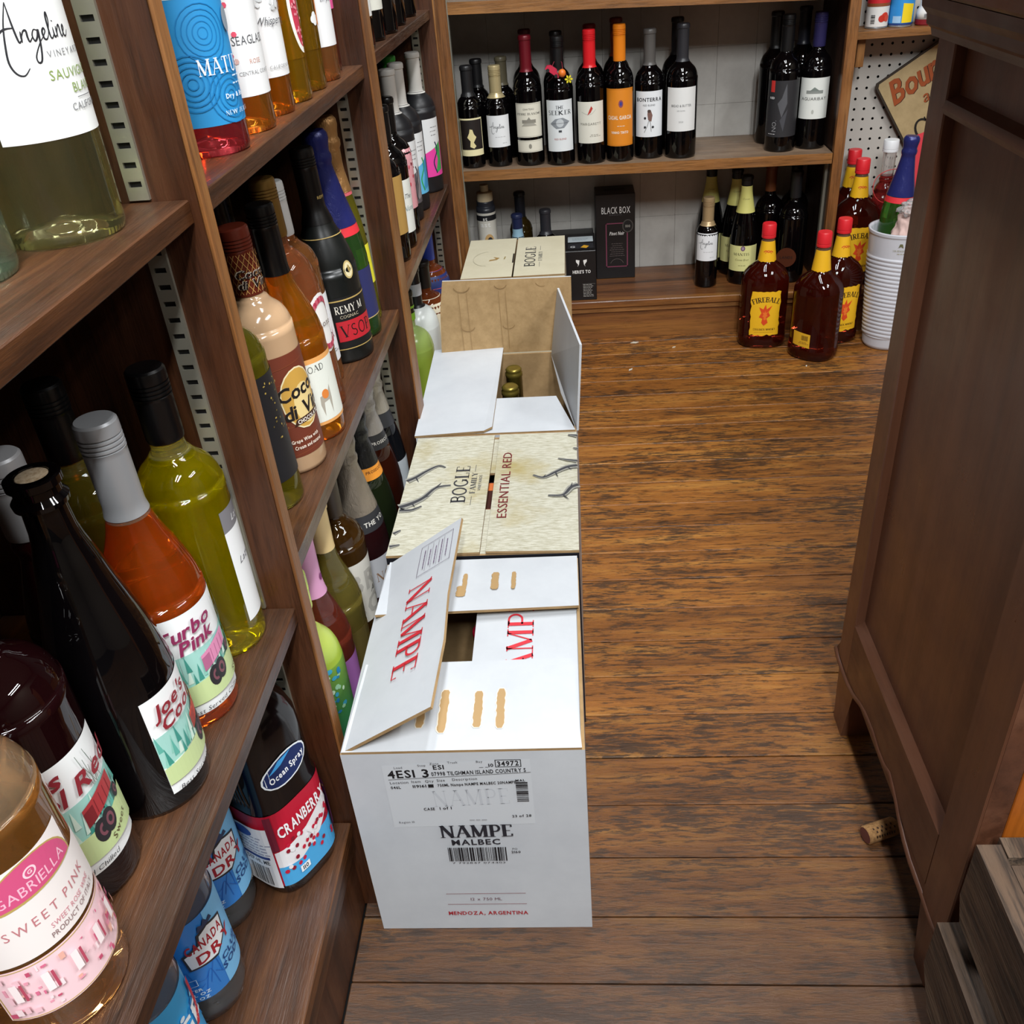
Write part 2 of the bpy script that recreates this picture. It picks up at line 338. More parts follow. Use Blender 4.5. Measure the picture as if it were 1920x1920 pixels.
class Print:
    def __init__(s, mp, off=0.0004): s.mp = mp; s.off = off; s.V = []; s.F = []; s.I = []; s.mats = []; s.bounds = None
    def mi(s, c):
        m = c if not isinstance(c, str) else flat(c, 0.5)
        if m not in s.mats: s.mats.append(m)
        return s.mats.index(m)
    def tri(s, pts, c, step=0.00007):
        # pts: list of 2D polygons (convex) drawn as one layer
        i = s.mi(c); s.nl = getattr(s, 'nl', 0) + 1; s.off += step if s.nl < 22 else 0.00003
        for p in pts:
            if s.bounds:
                x0, x1 = s.bounds
                p = clip(p, x0, True)
                if len(p) < 3: continue
                p = clip(p, x1, False)
                if len(p) < 3: continue
            pieces = [p]
            if s.mp.strip:
                xs = [q[0] for q in p]; a, b = min(xs), max(xs)
                if b - a > s.mp.strip * 1.3:
                    pieces = []; n = int(math.ceil((b - a) / s.mp.strip)); cur = p
                    for j in range(1, n):
                        k = a + (b - a) * j / n; L = clip(cur, k, False); cur = clip(cur, k, True)
                        if len(L) >= 3: pieces.append(L)
                        if len(cur) < 3: break
                    if len(cur) >= 3: pieces.append(cur)
            for q in pieces:
                ar = sum(q[j][0] * q[(j + 1) % len(q)][1] - q[(j + 1) % len(q)][0] * q[j][1] for j in range(len(q)))
                if abs(ar) < 1e-12: continue
                if ar < 0: q = q[::-1]
                n = len(s.V); s.V += [s.mp(a, b, s.off) for a, b in q]; s.F.append(tuple(range(n, n + len(q)))); s.I.append(i)
    def poly(s, pts, c):
        t = tessellate_polygon([[Vector((a, b, 0)) for a, b in pts]]); s.tri([[pts[q] for q in f] for f in t], c)
    def rect(s, u0, v0, u1, v1, c): s.tri([[(u0, v0), (u1, v0), (u1, v1), (u0, v1)]], c)
    def ell(s, u, v, ru, rv, c, n=20, rot=0):
        cr, sr = math.cos(rot), math.sin(rot)
        P = [(ru * math.cos(2 * PI * k / n), rv * math.sin(2 * PI * k / n)) for k in range(n)]
        s.tri([[(u + a * cr - b * sr, v + a * sr + b * cr) for a, b in P]], c)
    def line(s, pts, wd, c, smooth=False, taper=None):
        if smooth: pts = catmull(pts)
        V, F = stroke_quads(pts, wd, taper); s.tri([[V[q] for q in f] for f in F], c)
    def frame(s, u0, v0, u1, v1, wd, c):
        s.tri([[(u0, v0), (u1, v0), (u1, v0 + wd), (u0, v0 + wd)], [(u0, v1 - wd), (u1, v1 - wd), (u1, v1), (u0, v1)], [(u0, v0), (u0 + wd, v0), (u0 + wd, v1), (u0, v1)], [(u1 - wd, v0), (u1, v0), (u1, v1), (u1 - wd, v1)]], c)
    def text(s, t, u, v, size, c, style='r', sx=1.0, rot=0, shear=0.0, al='c', gap=0.11, bend=0.0, width=None):
        x = 0; items = []
        for ch in t:
            if ch == ' ': x += 0.32; continue
            if style == 's' and ch in SER: g = serif_glyph(ch)
            else:
                g = GLY.get(('b' if style in 'bs' else 'r') + ch)
                if g is None: x += 0.3; continue
            items.append((x, g)); x += g[2] + gap
        W = max(1e-6, x - gap)
        if width: sx = width / (W * size)
        x0 = {'c': -W / 2, 'l': 0, 'r': -W}[al]; cr, sr = math.cos(rot), math.sin(rot); out = []
        for gx, g in items:
            P = []
            for a, b in g[0]:
                X = (x0 + gx + a + b * shear) * size * sx; Y = b * size
                if bend: ang = X / bend; X, Y = (bend + Y) * math.sin(ang), (bend + Y) * math.cos(ang) - bend
                P.append((u + X * cr - Y * sr, v + X * sr + Y * cr))
            for f in g[1]: out.append([P[q] for q in f])
        s.tri(out, c)
    def script(s, u, v, size, c, wd=0.14, rot=0.0):
        out = []; cr, sr = math.cos(rot), math.sin(rot)
        for st in SCRIPT_ANGEL:
            V, F = stroke_quads(catmull(st, 5), wd, lambda t: 0.45 + 0.75 * math.sin(PI * t))
            P = [(u + (a * cr - b * sr) * size, v + (a * sr + b * cr) * size) for a, b in V]
            out += [[P[q] for q in f] for f in F]
        s.tri(out, c)
    def bars(s, u0, v0, u1, v1, c, n=28, seed=1, vertical=True):
        rr = random.Random(seed); x = 0; L = []
        while x < 1: wd = rr.choice((1, 1, 2, 3)) / (n * 3.2); L.append((x, min(1, x + wd))); x += wd + rr.choice((1, 1, 2)) / (n * 3.2)
        if vertical: s.tri([[(u0 + (u1 - u0) * a, v0), (u0 + (u1 - u0) * b, v0), (u0 + (u1 - u0) * b, v1), (u0 + (u1 - u0) * a, v1)] for a, b in L], c)
        else: s.tri([[(u0, v0 + (v1 - v0) * a), (u1, v0 + (v1 - v0) * a), (u1, v0 + (v1 - v0) * b), (u0, v0 + (v1 - v0) * b)] for a, b in L], c)
    def small(s, u, v, wd, rows, c, dv=0.0035, h=0.0012, seed=3, al='c'):
        rr = random.Random(seed)
        for k in range(rows):
            L = wd * rr.uniform(0.6, 1.0); x = {'c': u - L / 2, 'l': u}[al]; out = []
            while x < (u + L / 2 if al == 'c' else u + L):
                a = rr.uniform(0.003, 0.008); out.append([(x, v - k * dv), (x + a, v - k * dv), (x + a, v - k * dv + h), (x, v - k * dv + h)]); x += a + 0.0015
            s.tri(out, c)
    def build(s, name, parent):
        if not s.F: return None
        return mesh(name, s.V, s.F, s.mats, parent, False, s.I)

# ================================================================== the room
def floor_material():
    m, nt, b = newmat('worn_floor_boards')
    tc, mp = mapping(nt, (2.2, 26, 26), True)
    n1 = noise(nt, mp.outputs[0], 1.4, 9, 0.7, 0.4)
    r1 = ramp(nt, ((0.28, '5e3818'), (0.5, '9a6027'), (0.72, 'bd863f'))); nt.links.new(n1.outputs['Fac'], r1.inputs[0])
    # flaked varnish: sharp dark patches along the grain, denser in places
    tc2, mp2 = mapping(nt, (17, 105, 40), True)
    n2 = noise(nt, mp2.outputs[0], 1.5, 12, 0.78, 0.3)
    tc4, mp4 = mapping(nt, (3, 7, 5), True); n4 = noise(nt, mp4.outputs[0], 1.3, 4, 0.6)
    ma = nt.nodes.new('ShaderNodeMath'); ma.operation = 'MULTIPLY_ADD'; ma.inputs[1].default_value = 0.42; nt.links.new(n4.outputs['Fac'], ma.inputs[0]); nt.links.new(n2.outputs['Fac'], ma.inputs[2])
    r2 = ramp(nt, ((0.715, (0, 0, 0, 1)), (0.77, (0.85, 0.85, 0.85, 1)))); nt.links.new(ma.outputs[0], r2.inputs[0])
    c = mix(nt, r1.outputs[0], '36281d', r2.outputs[0])
    tc3, mp3 = mapping(nt, (14, 130, 60), True)
    n3 = noise(nt, mp3.outputs[0], 1.3, 6, 0.8); r3 = ramp(nt, ((0.41, (0.12, 0.09, 0.07, 1)), (0.455, (1, 1, 1, 1)))); nt.links.new(n3.outputs['Fac'], r3.inputs[0])
    c = mix(nt, c, r3.outputs[0], 0.75, 'MULTIPLY')
    # worn varnish towards the near end, with glare and shade mixed into the colour
    ge = nt.nodes.new('ShaderNodeNewGeometry'); sx = nt.nodes.new('ShaderNodeSeparateXYZ'); nt.links.new(ge.outputs['Position'], sx.inputs[0])
    nw = noise(nt, ge.outputs['Position'], 6, 5, 0.7); ad = nt.nodes.new('ShaderNodeMath'); ad.operation = 'MULTIPLY_ADD'; ad.inputs[1].default_value = 0.5; nt.links.new(nw.outputs['Fac'], ad.inputs[0]); nt.links.new(sx.outputs[1], ad.inputs[2])
    mr = nt.nodes.new('ShaderNodeMapRange'); mr.inputs['From Min'].default_value = 0.85; mr.inputs['From Max'].default_value = 1.35; mr.inputs['To Min'].default_value = 0.8; mr.inputs['To Max'].default_value = 0.0; nt.links.new(ad.outputs[0], mr.inputs['Value'])
    c = mix(nt, c, '3f3027', mr.outputs[0])
    oi = nt.nodes.new('ShaderNodeObjectInfo'); r4 = ramp(nt, ((0, (0.78, 0.76, 0.74, 1)), (1, (1.0, 1.0, 1.0, 1)))); nt.links.new(oi.outputs['Random'], r4.inputs[0])
    c = mix(nt, c, r4.outputs[0], 1.0, 'MULTIPLY')
    nt.links.new(c, b.inputs['Base Color'])
    r5 = ramp(nt, ((0.3, (0.25,) * 3 + (1,)), (0.7, (0.42,) * 3 + (1,)))); nt.links.new(n2.outputs['Fac'], r5.inputs[0]); nt.links.new(r5.outputs[0], b.inputs['Roughness'])
    bp = nt.nodes.new('ShaderNodeBump'); bp.inputs['Strength'].default_value = 0.6; bp.inputs['Distance'].default_value = 0.003
    nt.links.new(n2.outputs['Fac'], bp.inputs['Height']); nt.links.new(bp.outputs[0], b.inputs['Normal'])
    return m
M['floor'] = floor_material()
fl = struct(part('floor', M['black'], None, (-0.66, 2.44, -2.64, 2.85, -0.06, -0.02)))
PW = 0.0856
bmk = MB(); bmk.box(-0.30, 2.39, 0.0009, PW - 0.0009, -0.019, 0.0, bev=0.0012); plank_mesh = None
for k in range(-24, 23):
    y = 0.5985 + PW * k
    if plank_mesh is None: p = bmk.build('plank', M['floor'], fl); plank_mesh = p.data
    else: p = link('plank', plank_mesh, fl)
    p.location = (0, y, -0.0012 * random.random())
wl = struct(part('wall_left', M['back_panel'], None, (-0.66, -0.625, -2.6, 2.8, -0.02, 2.6)))
wb = struct(part('wall_back', flat('4d4a46', 0.8), None, (-0.66, 2.4, 2.80, 2.85, -0.02, 2.6)))
M['wall_grey'] = paper('painted_grey_boards', 'c4c1ba', 'aeaaa4', 7, 0.6, 0.15)
struct(part('ceiling', flat('d8d8d4', 0.8), None, (-0.66, 2.44, -2.64, 2.85, 2.6, 2.65)))
struct(part('wall_right', flat('6f6456', 0.8), None, (2.4, 2.44, -2.64, 2.85, -0.02, 2.6)))
struct(part('wall_front', flat('5f554a', 0.8), None, (-0.66, 2.4, -2.64, -2.6, -0.02, 2.6)))
zs = [0.10, 0.265, 0.405, 0.565, 0.71, 0.87, 1.05]
for i in range(10):
    x0 = -0.327 + i * 0.1035
    for a, b_ in zip(zs, zs[1:]):
        q = MB(); q.box(x0 + 0.0002, x0 + 0.1033, 2.787 - 0.0006 * random.random(), 2.80, a + 0.0002, b_ - 0.0002, bev=0.0005); q.build('panel', M['wall_grey'], wb)

# ------------------------------------------------------------------ shelving along the left wall
sh = thing('wall_shelving', 'dark stained wooden shelving with three bays along the left wall', 'shelving', (-0.45, 0.7, 0))
def sp(name, m, *boxes, bev=0.0):
    o = part(name, m, sh, *boxes, bev=bev); o.location = (0.45, -0.7, 0); return o
for (y0, y1) in ((-0.05, -0.03), (0.702, 0.7215), (1.42, 1.474), (2.192, 2.212)):
    sp('upright', M['upright'], (-0.60, -0.287, y0, y1, 0.0, 1.9))
    sp('edge_strip', M['amber_edge'], (-0.287, -0.2835, y0 + 0.0003, y1 - 0.0003, 0.0, 1.9), bev=0.001)
def shelf(y0, y1, zt, x1=-0.293, th=0.018):
    sp('shelf', M['shelf'], (-0.60, x1, y0 + 0.001, y1 - 0.001, zt - th, zt), bev=0.001)
BAY1 = (-0.03, 0.702); BAY2 = (0.7215, 1.42); BAY3 = (1.474, 2.192)
shelf(*BAY1, 0.894); shelf(*BAY1, 0.494); shelf(*BAY2, 0.892); shelf(*BAY3, 0.896); shelf(*BAY3, 0.538)
TILT = math.radians(2.6)
b = MB(); yy = (BAY2[0] + 0.001, BAY2[1] - 0.001); dz = 0.307 * math.tan(TILT)
b.prism([(-0.293, yy[0], 0.53), (-0.60, yy[0], 0.53 - dz), (-0.60, yy[0], 0.512 - dz), (-0.293, yy[0], 0.512)], (0, yy[1] - yy[0], 0))
o = b.build('shelf', M['shelf'], sh); o.location = (0.45, -0.7, 0)
for b_ in (BAY1, BAY2, BAY3):
    shelf(*b_, 0.163)
    sp('front_rail', M['shelf'], (-0.312, -0.2945, b_[0] + 0.001, b_[1] - 0.001, 0.118, 0.1445), bev=0.001)
    sp('kick_board', M['upright'], (-0.316, -0.302, b_[0] + 0.001, b_[1] - 0.001, 0.0, 0.1175))
    sp('back_board', M['back_panel'], (-0.62, -0.602, b_[0] - 0.01, b_[1] + 0.01, 0.0, 1.9))
def standard(x0, x1, yf, z0, z1):
    # slotted metal strip, face towards -y at yf, open slots with a dark channel behind
    b = MB(); d = 0.0035; b.box(x0, x0 + 0.003, yf - d, yf, z0, z1); b.box(x1 - 0.003, x1, yf - d, yf, z0, z1)
    z = z0; P = 0.0139
    while z < z1 - P: b.box(x0 + 0.003, x1 - 0.003, yf - d, yf - d + 0.0008, z, z + P - 0.0042); z += P
    b.box(x0 + 0.003, x1 - 0.003, yf - 0.0009, yf - 0.0003, z0, z1, 1)
    o = b.build('shelf_standard', [M['metal'], M['black']], sh); o.location = (0.45, -0.7, 0)
for yf, zz in ((0.702, (0.165, 0.474, 0.496, 0.874, 0.896, 1.3)), (1.42, (0.165, 0.51, 0.532, 0.872, 0.894, 1.3)), (2.192, (0.165, 0.518, 0.54, 0.876, 0.898, 1.3))):
    for a, b_ in zip(zz[::2], zz[1::2]):
        standard(-0.338, -0.322, yf, a, b_); standard(-0.545, -0.529, yf, a, b_)

# ------------------------------------------------------------------ shelving against the back wall
bs = thing('back_shelving', 'wooden wall shelving with amber edges and a low bench base', 'shelving', (0.18, 2.65, 0))
def bp_(name, m, *boxes, bev=0.0):
    o = part(name, m, bs, *boxes, bev=bev); o.location = (-0.18, -2.65, 0); return o
bp_('stile', M['amber_edge'], (-0.335, -0.296, 2.515, 2.533, 0.116, 1.6), bev=0.001)
bp_('stile', M['amber_edge'], (0.666, 0.692, 2.515, 2.533, 0.116, 1.6), bev=0.001)
bp_('side_panel', M['back_panel'], (-0.345, -0.326, 2.534, 2.786, 0.116, 1.6))
bp_('side_panel', M['back_panel'], (0.668, 0.688, 2.534, 2.786, 0.116, 1.6))
bp_('metal_channel', M['metal'], (-0.2955, -0.293, 2.5155, 2.5335, 0.12, 1.6)); bp_('metal_channel', M['metal'], (0.661, 0.6675, 2.56, 2.575, 0.12, 0.455))
def tilted_shelf(zl, zr, th):
    x0, x1 = -0.322, 0.664; b = MB(); V = []
    for (dz) in (-th, 0):
        for y in (2.516, 2.785):
            V += [(x0, y, zl + dz), (x1, y, zr + dz)]
    b.add(V, [(0, 2, 3, 1), (0, 1, 5, 4), (2, 6, 7, 3), (0, 4, 6, 2), (1, 3, 7, 5)], 0); b.add([V[q] for q in (4, 5, 7, 6)], [(0, 1, 2, 3)], 1)
    o = b.build('shelf', [M['amber_shelf'], M['shelf_top_back']], bs); o.location = (-0.18, -2.65, 0)
tilted_shelf(0.4895, 0.4765, 0.026); tilted_shelf(0.884, 0.852, 0.027)
def zsh(x): return 0.4895 - (x + 0.322) / 0.986 * 0.013
bp_('bench_top', M['bench'], (-0.33, 1.6, 2.503, 2.785, 0.095, 0.115), bev=0.002)
bp_('bench_front', M['bench'], (-0.33, 1.6, 2.515, 2.53, 0.0, 0.095))
bp_('bench_bead', M['amber_shelf'], (-0.33, 1.6, 2.509, 2.5148, 0.080, 0.0948), bev=0.001)

# ------------------------------------------------------------------ pegboard on the right of it
pg = thing('pegboard', 'grey perforated pegboard on the wall behind the sideboard', 'pegboard', (1.1, 2.74, 0.6))
def pegboard():
    b = MB(); S = 0.0262; x0, z0 = 0.70, 0.13; y = 2.735
    n = 8
    for i in range(24):
        for j in range(27):
            cx, cz = x0 + (i + 0.5) * S, z0 + (j + 0.5) * S; h = S / 2; V = []
            for k in range(n):
                a = 2 * PI * k / n; c, s = math.cos(a), math.sin(a); q = h / max(abs(c), abs(s)); V.append((cx + c * q, y, cz + s * q))
            for k in range(n): a = 2 * PI * k / n; V.append((cx + 0.0036 * math.cos(a), y, cz + 0.0036 * math.sin(a)))
            b.add(V, [(k, (k + 1) % n, n + (k + 1) % n, n + k) for k in range(n)])
    return b
o = pegboard().build('board', flat('b9b4ac', 0.6), pg); o.location = (-1.1, -2.74, -0.6)
o = part('backing', M['black'], pg, (0.69, 1.35, 2.748, 2.785, 0.117, 0.86)); o.location = (-1.1, -2.74, -0.6)
ws = thing('wall_shelf', 'short wooden wall shelf holding cans above the pegboard', 'shelf', (0.9, 2.67, 0.72))
for nm, bx, m in (('board', (0.715, 1.06, 2.615, 2.733, 0.722, 0.740), M['amber_shelf']), ('bracket', (0.728, 0.748, 2.64, 2.733, 0.655, 0.721), M['amber_edge'])):
    o = part(nm, m, ws, bx, bev=0.001); o.location = (-0.9, -2.67, -0.72)

# ------------------------------------------------------------------ sideboard on the right
sb = thing('sideboard', 'dark antique wooden sideboard with panelled side and scalloped apron', 'sideboard', (0.75, 0.8, 0))
def cp(name, m, *boxes, bev=0.0):
    o = part(name, m, sb, *boxes, bev=bev); o.location = (-0.75, -0.8, 0); return o
X = 0.3625
cp('stile', M['cabinet'], (X, X + 0.03, 0.985, 1.032, 0.115, 0.93), bev=0.0015)
cp('stile', M['cabinet'], (X, X + 0.022, 0.585, 0.647, 0.10, 0.93), bev=0.0015)
cp('corner_stile', M['cabinet_dark'], (X + 0.002, X + 0.024, 0.5845, 0.60, 0.12, 0.928))
cp('side_panel', M['cabinet'], (X + 0.012, X + 0.02, 0.647, 0.986, 0.2, 0.93))
b = MB()  # bottom rail with a sloped dusty ledge
b.prism([(X, 0.647, 0.120), (X, 0.647, 0.205), (X + 0.012, 0.647, 0.214), (X + 0.03, 0.647, 0.214), (X + 0.03, 0.647, 0.120)], (0, 0.338, 0))
o = b.build('bottom_rail', M['cabinet_dark'], sb); o.location = (-0.75, -0.8, 0)
b = MB(); b.prism([(X, 0.647, 0.862), (X - 0.003, 0.647, 0.868), (X, 0.647, 0.875), (X + 0.012, 0.647, 0.879), (X + 0.012, 0.647, 0.858)], (0, 0.338, 0))
o = b.build('ledge_moulding', M['cabinet_dark'], sb); o.location = (-0.75, -0.8, 0)
AP = [(1.048, 0.112), (1.03, 0.106), (1.0, 0.104), (0.975, 0.105), (0.95, 0.111), (0.92, 0.124), (0.895, 0.131), (0.862, 0.133), (0.83, 0.128), (0.805, 0.130), (0.788, 0.137), (0.77, 0.131), (0.754, 0.124), (0.735, 0.113), (0.715, 0.105), (0.69, 0.1), (0.65, 0.1), (0.625, 0.098), (0.582, 0.098)]
b = MB(); b.prism([(X + 0.001, y, z) for y, z in AP] + [(X + 0.001, 0.582, 0.14), (X + 0.001, 1.03, 0.14)], (0.02, 0, 0))
o = b.build('apron', M['cabinet_dark'], sb); o.location = (-0.75, -0.8, 0)
b = MB(); b.tube([(X + 0.0015, y, z) for y, z in AP], 0.0042, 8); o = b.build('bead_moulding', M['cabinet_dark'], sb, smooth=True); o.location = (-0.75, -0.8, 0)
for (y0, y1, d) in ((0.955, 1.03, -1), (0.585, 0.655, 1)):
    b = MB(); pts = [(X + 0.003, y0, 0.105), (X + 0.003, y1, 0.105), (X + 0.003, y1 - (0.012 if d < 0 else 0.022), 0.0), (X + 0.003, y0 + (0.022 if d < 0 else 0.012), 0.0)]
    b.prism(pts, (0.045, 0, 0)); o = b.build('bracket_foot', M['cabinet'], sb); o.location = (-0.75, -0.8, 0)
b = MB(); pr = [(X + 0.01, 0.925), (X - 0.003, 0.925), (X - 0.005, 0.932), (X - 0.010, 0.936), (X - 0.011, 0.945), (X - 0.017, 0.952), (X - 0.018, 0.962), (X + 0.01, 0.962)]
b.prism([(x, 0.565, z) for x, z in pr], (0, 0.48, 0)); o = b.build('cornice', M['cabinet_dark'], sb); o.location = (-0.75, -0.8, 0)
cp('top_board', M['cabinet_dark'], (X - 0.022, 1.25, 0.56, 1.05, 0.963, 0.985), bev=0.003)
cp('carcass', M['cabinet'], (X + 0.03, 1.22, 0.605, 1.03, 0.13, 0.93))
cp('drawer_front', M['cabinet_front'], (X + 0.026, 1.2, 0.586, 0.604, 0.277, 0.92), bev=0.001)
cp('front_rail', M['cabinet_dark'], (X + 0.026, 1.2, 0.587, 0.604, 0.13, 0.275))

# ------------------------------------------------------------------ old crate in front of it
cr = thing('wooden_crate', 'weathered grey wooden slatted crate in front of the sideboard', 'crate', (0.5, 0.45, 0))
def slat(pts, d):
    b = MB(); b.prism(pts, d); o = b.build('slat', M['crate'], cr); o.location = (-0.5, -0.45, 0); return o
def yz(x, L): return [(x, y, z) for y, z in L]
slat(yz(0.345, [(0.574, 0.161), (0.30, 0.161), (0.30, 0.045), (0.545, 0.045), (0.576, 0.085)]), (0.024, 0, 0))
slat(yz(0.353, [(0.564, 0.300), (0.30, 0.300), (0.30, 0.195), (0.552, 0.195), (0.565, 0.222)]), (0.022, 0, 0))
slat([(0.378, 0.574, 0.297), (0.72, 0.574, 0.297), (0.72, 0.574, 0.20), (0.378, 0.574, 0.20)], (0, -0.022, 0))
slat([(0.378, 0.57, 0.16), (0.72, 0.57, 0.16), (0.72, 0.57, 0.05), (0.378, 0.57, 0.05)], (0, -0.02, 0))
slat([(0.378, 0.545, 0.295), (0.40, 0.545, 0.295), (0.40, 0.545, 0.0), (0.378, 0.545, 0.0)], (0, -0.028, 0))
slat([(0.38, 0.32, 0.03), (0.72, 0.32, 0.03), (0.72, 0.545, 0.03), (0.38, 0.545, 0.03)], (0, 0, 0.014))

# ================================================================== cartons in the aisle
M['kraft'] = paper('kraft_board', 'b39468', '9d7f55', 45, 0.8, 0.4)
M['kraft_in'] = paper('kraft_inside', 'a3855c', '8d714b', 30, 0.85, 0.5)
M['white_board'] = paper('white_board', 'c2c6ca', 'b8bcc1', 9, 0.5, 0.15)
M['cream_board'] = paper('cream_board', 'd9d2b8', 'ccc4a8', 6, 0.55, 0.1)
M['navy_board'] = flat('14151d', 0.5)
def aged_paper():
    m, nt, b = newmat('aged_paper_board'); tc, mp = mapping(nt, (30, 160, 30))
    n1 = noise(nt, mp.outputs[0], 2.5, 6, 0.7); r1 = ramp(nt, ((0.32, '9d9880'), (0.6, 'c6c4b4'))); nt.links.new(n1.outputs['Fac'], r1.inputs[0])
    n2 = noise(nt, tc.outputs['Object'], 5.5, 4, 0.6); r2 = ramp(nt, ((0.5, (0, 0, 0, 1)), (0.72, (1, 1, 1, 1)))); nt.links.new(n2.outputs['Fac'], r2.inputs[0])
    nt.links.new(mix(nt, r1.outputs[0], '9d8a42', r2.outputs[0]), b.inputs['Base Color']); b.inputs['Roughness'].default_value = 0.5
    return m
M['aged'] = aged_paper()
TH = 0.0038
def carton(name, label, loc, W, L, H, out, inn, rotz=0, front=None):
    t = thing(name, label, 'box', loc, rotz)
    k = TH; b = MB()
    o = [(0, 0), (W, 0), (W, L), (0, L)]; i = [(k, k), (W - k, k), (W - k, L - k), (k, L - k)]
    V = [(x, y, 0) for x, y in o] + [(x, y, H) for x, y in o] + [(x, y, H) for x, y in i] + [(x, y, k) for x, y in i]
    F = [(3, 2, 1, 0)]; I = [0]
    for a in range(4):
        c = (a + 1) % 4
        F += [(a, c, 4 + c, 4 + a), (4 + a, 4 + c, 8 + c, 8 + a), (8 + a, 8 + c, 12 + c, 12 + a)]; I += [2 if (a == 0 and front) else 0, 1, 1]
    F.append((12, 13, 14, 15)); I.append(1); b.add(V, F); b.I = I
    b.build('body', [out, inn, front or out], t)
    return t
def flap(t, pts, out, inn, d=(0, 0, 1), wob=0.0, name='flap'):
    # pts: outline in the carton's frame; outside face is on the side of d
    P = [Vector(p) for p in pts]; n = (P[1] - P[0]).cross(P[-1] - P[0]).normalized()
    if n.dot(Vector(d)) < 0: n = -n
    b = MB(); b.prism([p - n * TH for p in P], n * TH); I = []
    for f in b.F:
        nn = (Vector(b.V[f[1]]) - Vector(b.V[f[0]])).cross(Vector(b.V[f[2]]) - Vector(b.V[f[0]])).normalized().dot(n)
        I.append(0 if nn > 0.9 else 1)
    b.I = I
    return b.build(name, [out, inn], t)
def slot_blob(p, u, v0, v1, wd, c, seed):
    rr = random.Random(seed); n = 16; L = []
    for k in range(n + 1): L.append((u - wd / 2 * (1 + rr.uniform(-0.16, 0.16)) * math.sin(max(0.35, min(1, k / 2.5 + .3, (n - k) / 2.5 + .3)) * PI / 2), v0 + (v1 - v0) * k / n))
    for k in range(n, -1, -1): L.append((u + wd / 2 * (1 + rr.uniform(-0.16, 0.16)) * math.sin(max(0.35, min(1, k / 2.5 + .3, (n - k) / 2.5 + .3)) * PI / 2), v0 + (v1 - v0) * k / n))
    p.poly(L, c)

# --- near white carton
W1, L1, H1 = 0.262, 0.34, 0.318
c1 = carton('wine_carton', 'opened white wine carton with raised flap and malbec print, nearest the camera', (-0.2715, 0.667, 0), W1, L1, H1, M['white_board'], M['kraft_in'], math.radians(0.6))
wb_, kr = M['white_board'], M['kraft_in']
rf_ = flap(c1, [(W1, 0.003, H1 - 0.0045), (W1, L1 - 0.003, H1 - 0.0045), (W1 - 0.131, L1 - 0.003, H1 - 0.006), (W1 - 0.131, 0.003, H1 - 0.006)], wb_, kr)
p = Print(Plane((W1 - 0.058, 0.128, H1 - 0.0049), (0, 1, 0), (-1, 0.0, 0)), 0.0005); p.text('NAMPE', 0.044, 0.0, 0.045, 'c8313c', 's', width=0.175); p.build('lettering', rf_)
ff = flap(c1, [(0.002, 0, H1 + 0.0035), (W1 - 0.003, 0, H1 + 0.0035), (W1 - 0.011, 0.136, H1 + 0.0055), (0.006, 0.134, H1 + 0.0055)], wb_, kr)
for k, (u, a, e, wd) in enumerate(((0.082, 0.031, 0.084, 0.0085), (0.107, 0.023, 0.089, 0.0095), (0.1455, 0.030, 0.086, 0.0095), (0.1705, 0.028, 0.089, 0.009))):
    p = Print(Plane((0, 0, H1 + 0.0036), (1, 0, 0), (0, 1, 0.015)), 0.0006); slot_blob(p, u, a, e, wd * 1.25, 'd8d2c4', k); slot_blob(p, u, a + 0.001, e - 0.001, wd, 'a98a5e', k); p.build('torn_glue_mark', ff)
bf = flap(c1, [(W1 - 0.001, L1, H1 + 0.004), (0.004, L1, H1 + 0.004), (0.004, 0.218, H1 + 0.012), (W1 - 0.001, 0.229, H1 + 0.008)], wb_, kr)
for k, (u, a, e, wd) in enumerate(((0.088, 0.263, 0.300, 0.007), (0.1125, 0.255, 0.304, 0.006), (0.1525, 0.266, 0.305, 0.010), (0.177, 0.266, 0.305, 0.006))):
    p = Print(Plane((0, 0.34, H1 + 0.0045), (1, 0, 0), (0, 1, -0.05)), 0.0008); slot_blob(p, u, a - 0.34, e - 0.34, wd, 'a98a5e', k + 9)
    if k == 1: slot_blob(p, 0.109, 0.252 - 0.34, 0.276 - 0.34, 0.012, 'a98a5e', 21)
    p.build('torn_glue_mark', bf)
th = math.radians(33); fx, fz = 0.131 * math.cos(th), 0.131 * math.sin(th)
lf = flap(c1, [(0, 0.002, H1), (0, L1 - 0.002, H1), (fx, L1 + 0.003, H1 + fz), (fx - 0.004, L1 * 0.55, H1 + fz * 0.95), (fx, L1 * 0.3, H1 + fz * 0.98), (fx - 0.004, 0.002, H1 + fz * 0.93)], M['white_board'], kr, (0, 0, 1))
U = Vector((0, -1, 0)); Vv = Vector((math.cos(th), 0, math.sin(th)))
p = Print(Plane((fx * 0.35, L1 * 0.47, H1 + fz * 0.35), U, Vv), 0.0012)
p.text('NAMPE', 0.0, 0.012, 0.052, 'c02a36', 's', width=0.165)
p.frame(-0.165, 0.02, -0.10, 0.075, 0.0007, '5b4a63'); p.small(-0.132, 0.066, 0.05, 5, '6d5a75', 0.0095, 0.0016); [p.rect(-0.16, 0.0325 + k * 0.0095, -0.105, 0.0329 + k * 0.0095, '5b4a63') for k in range(4)]
p.build('lettering', lf)
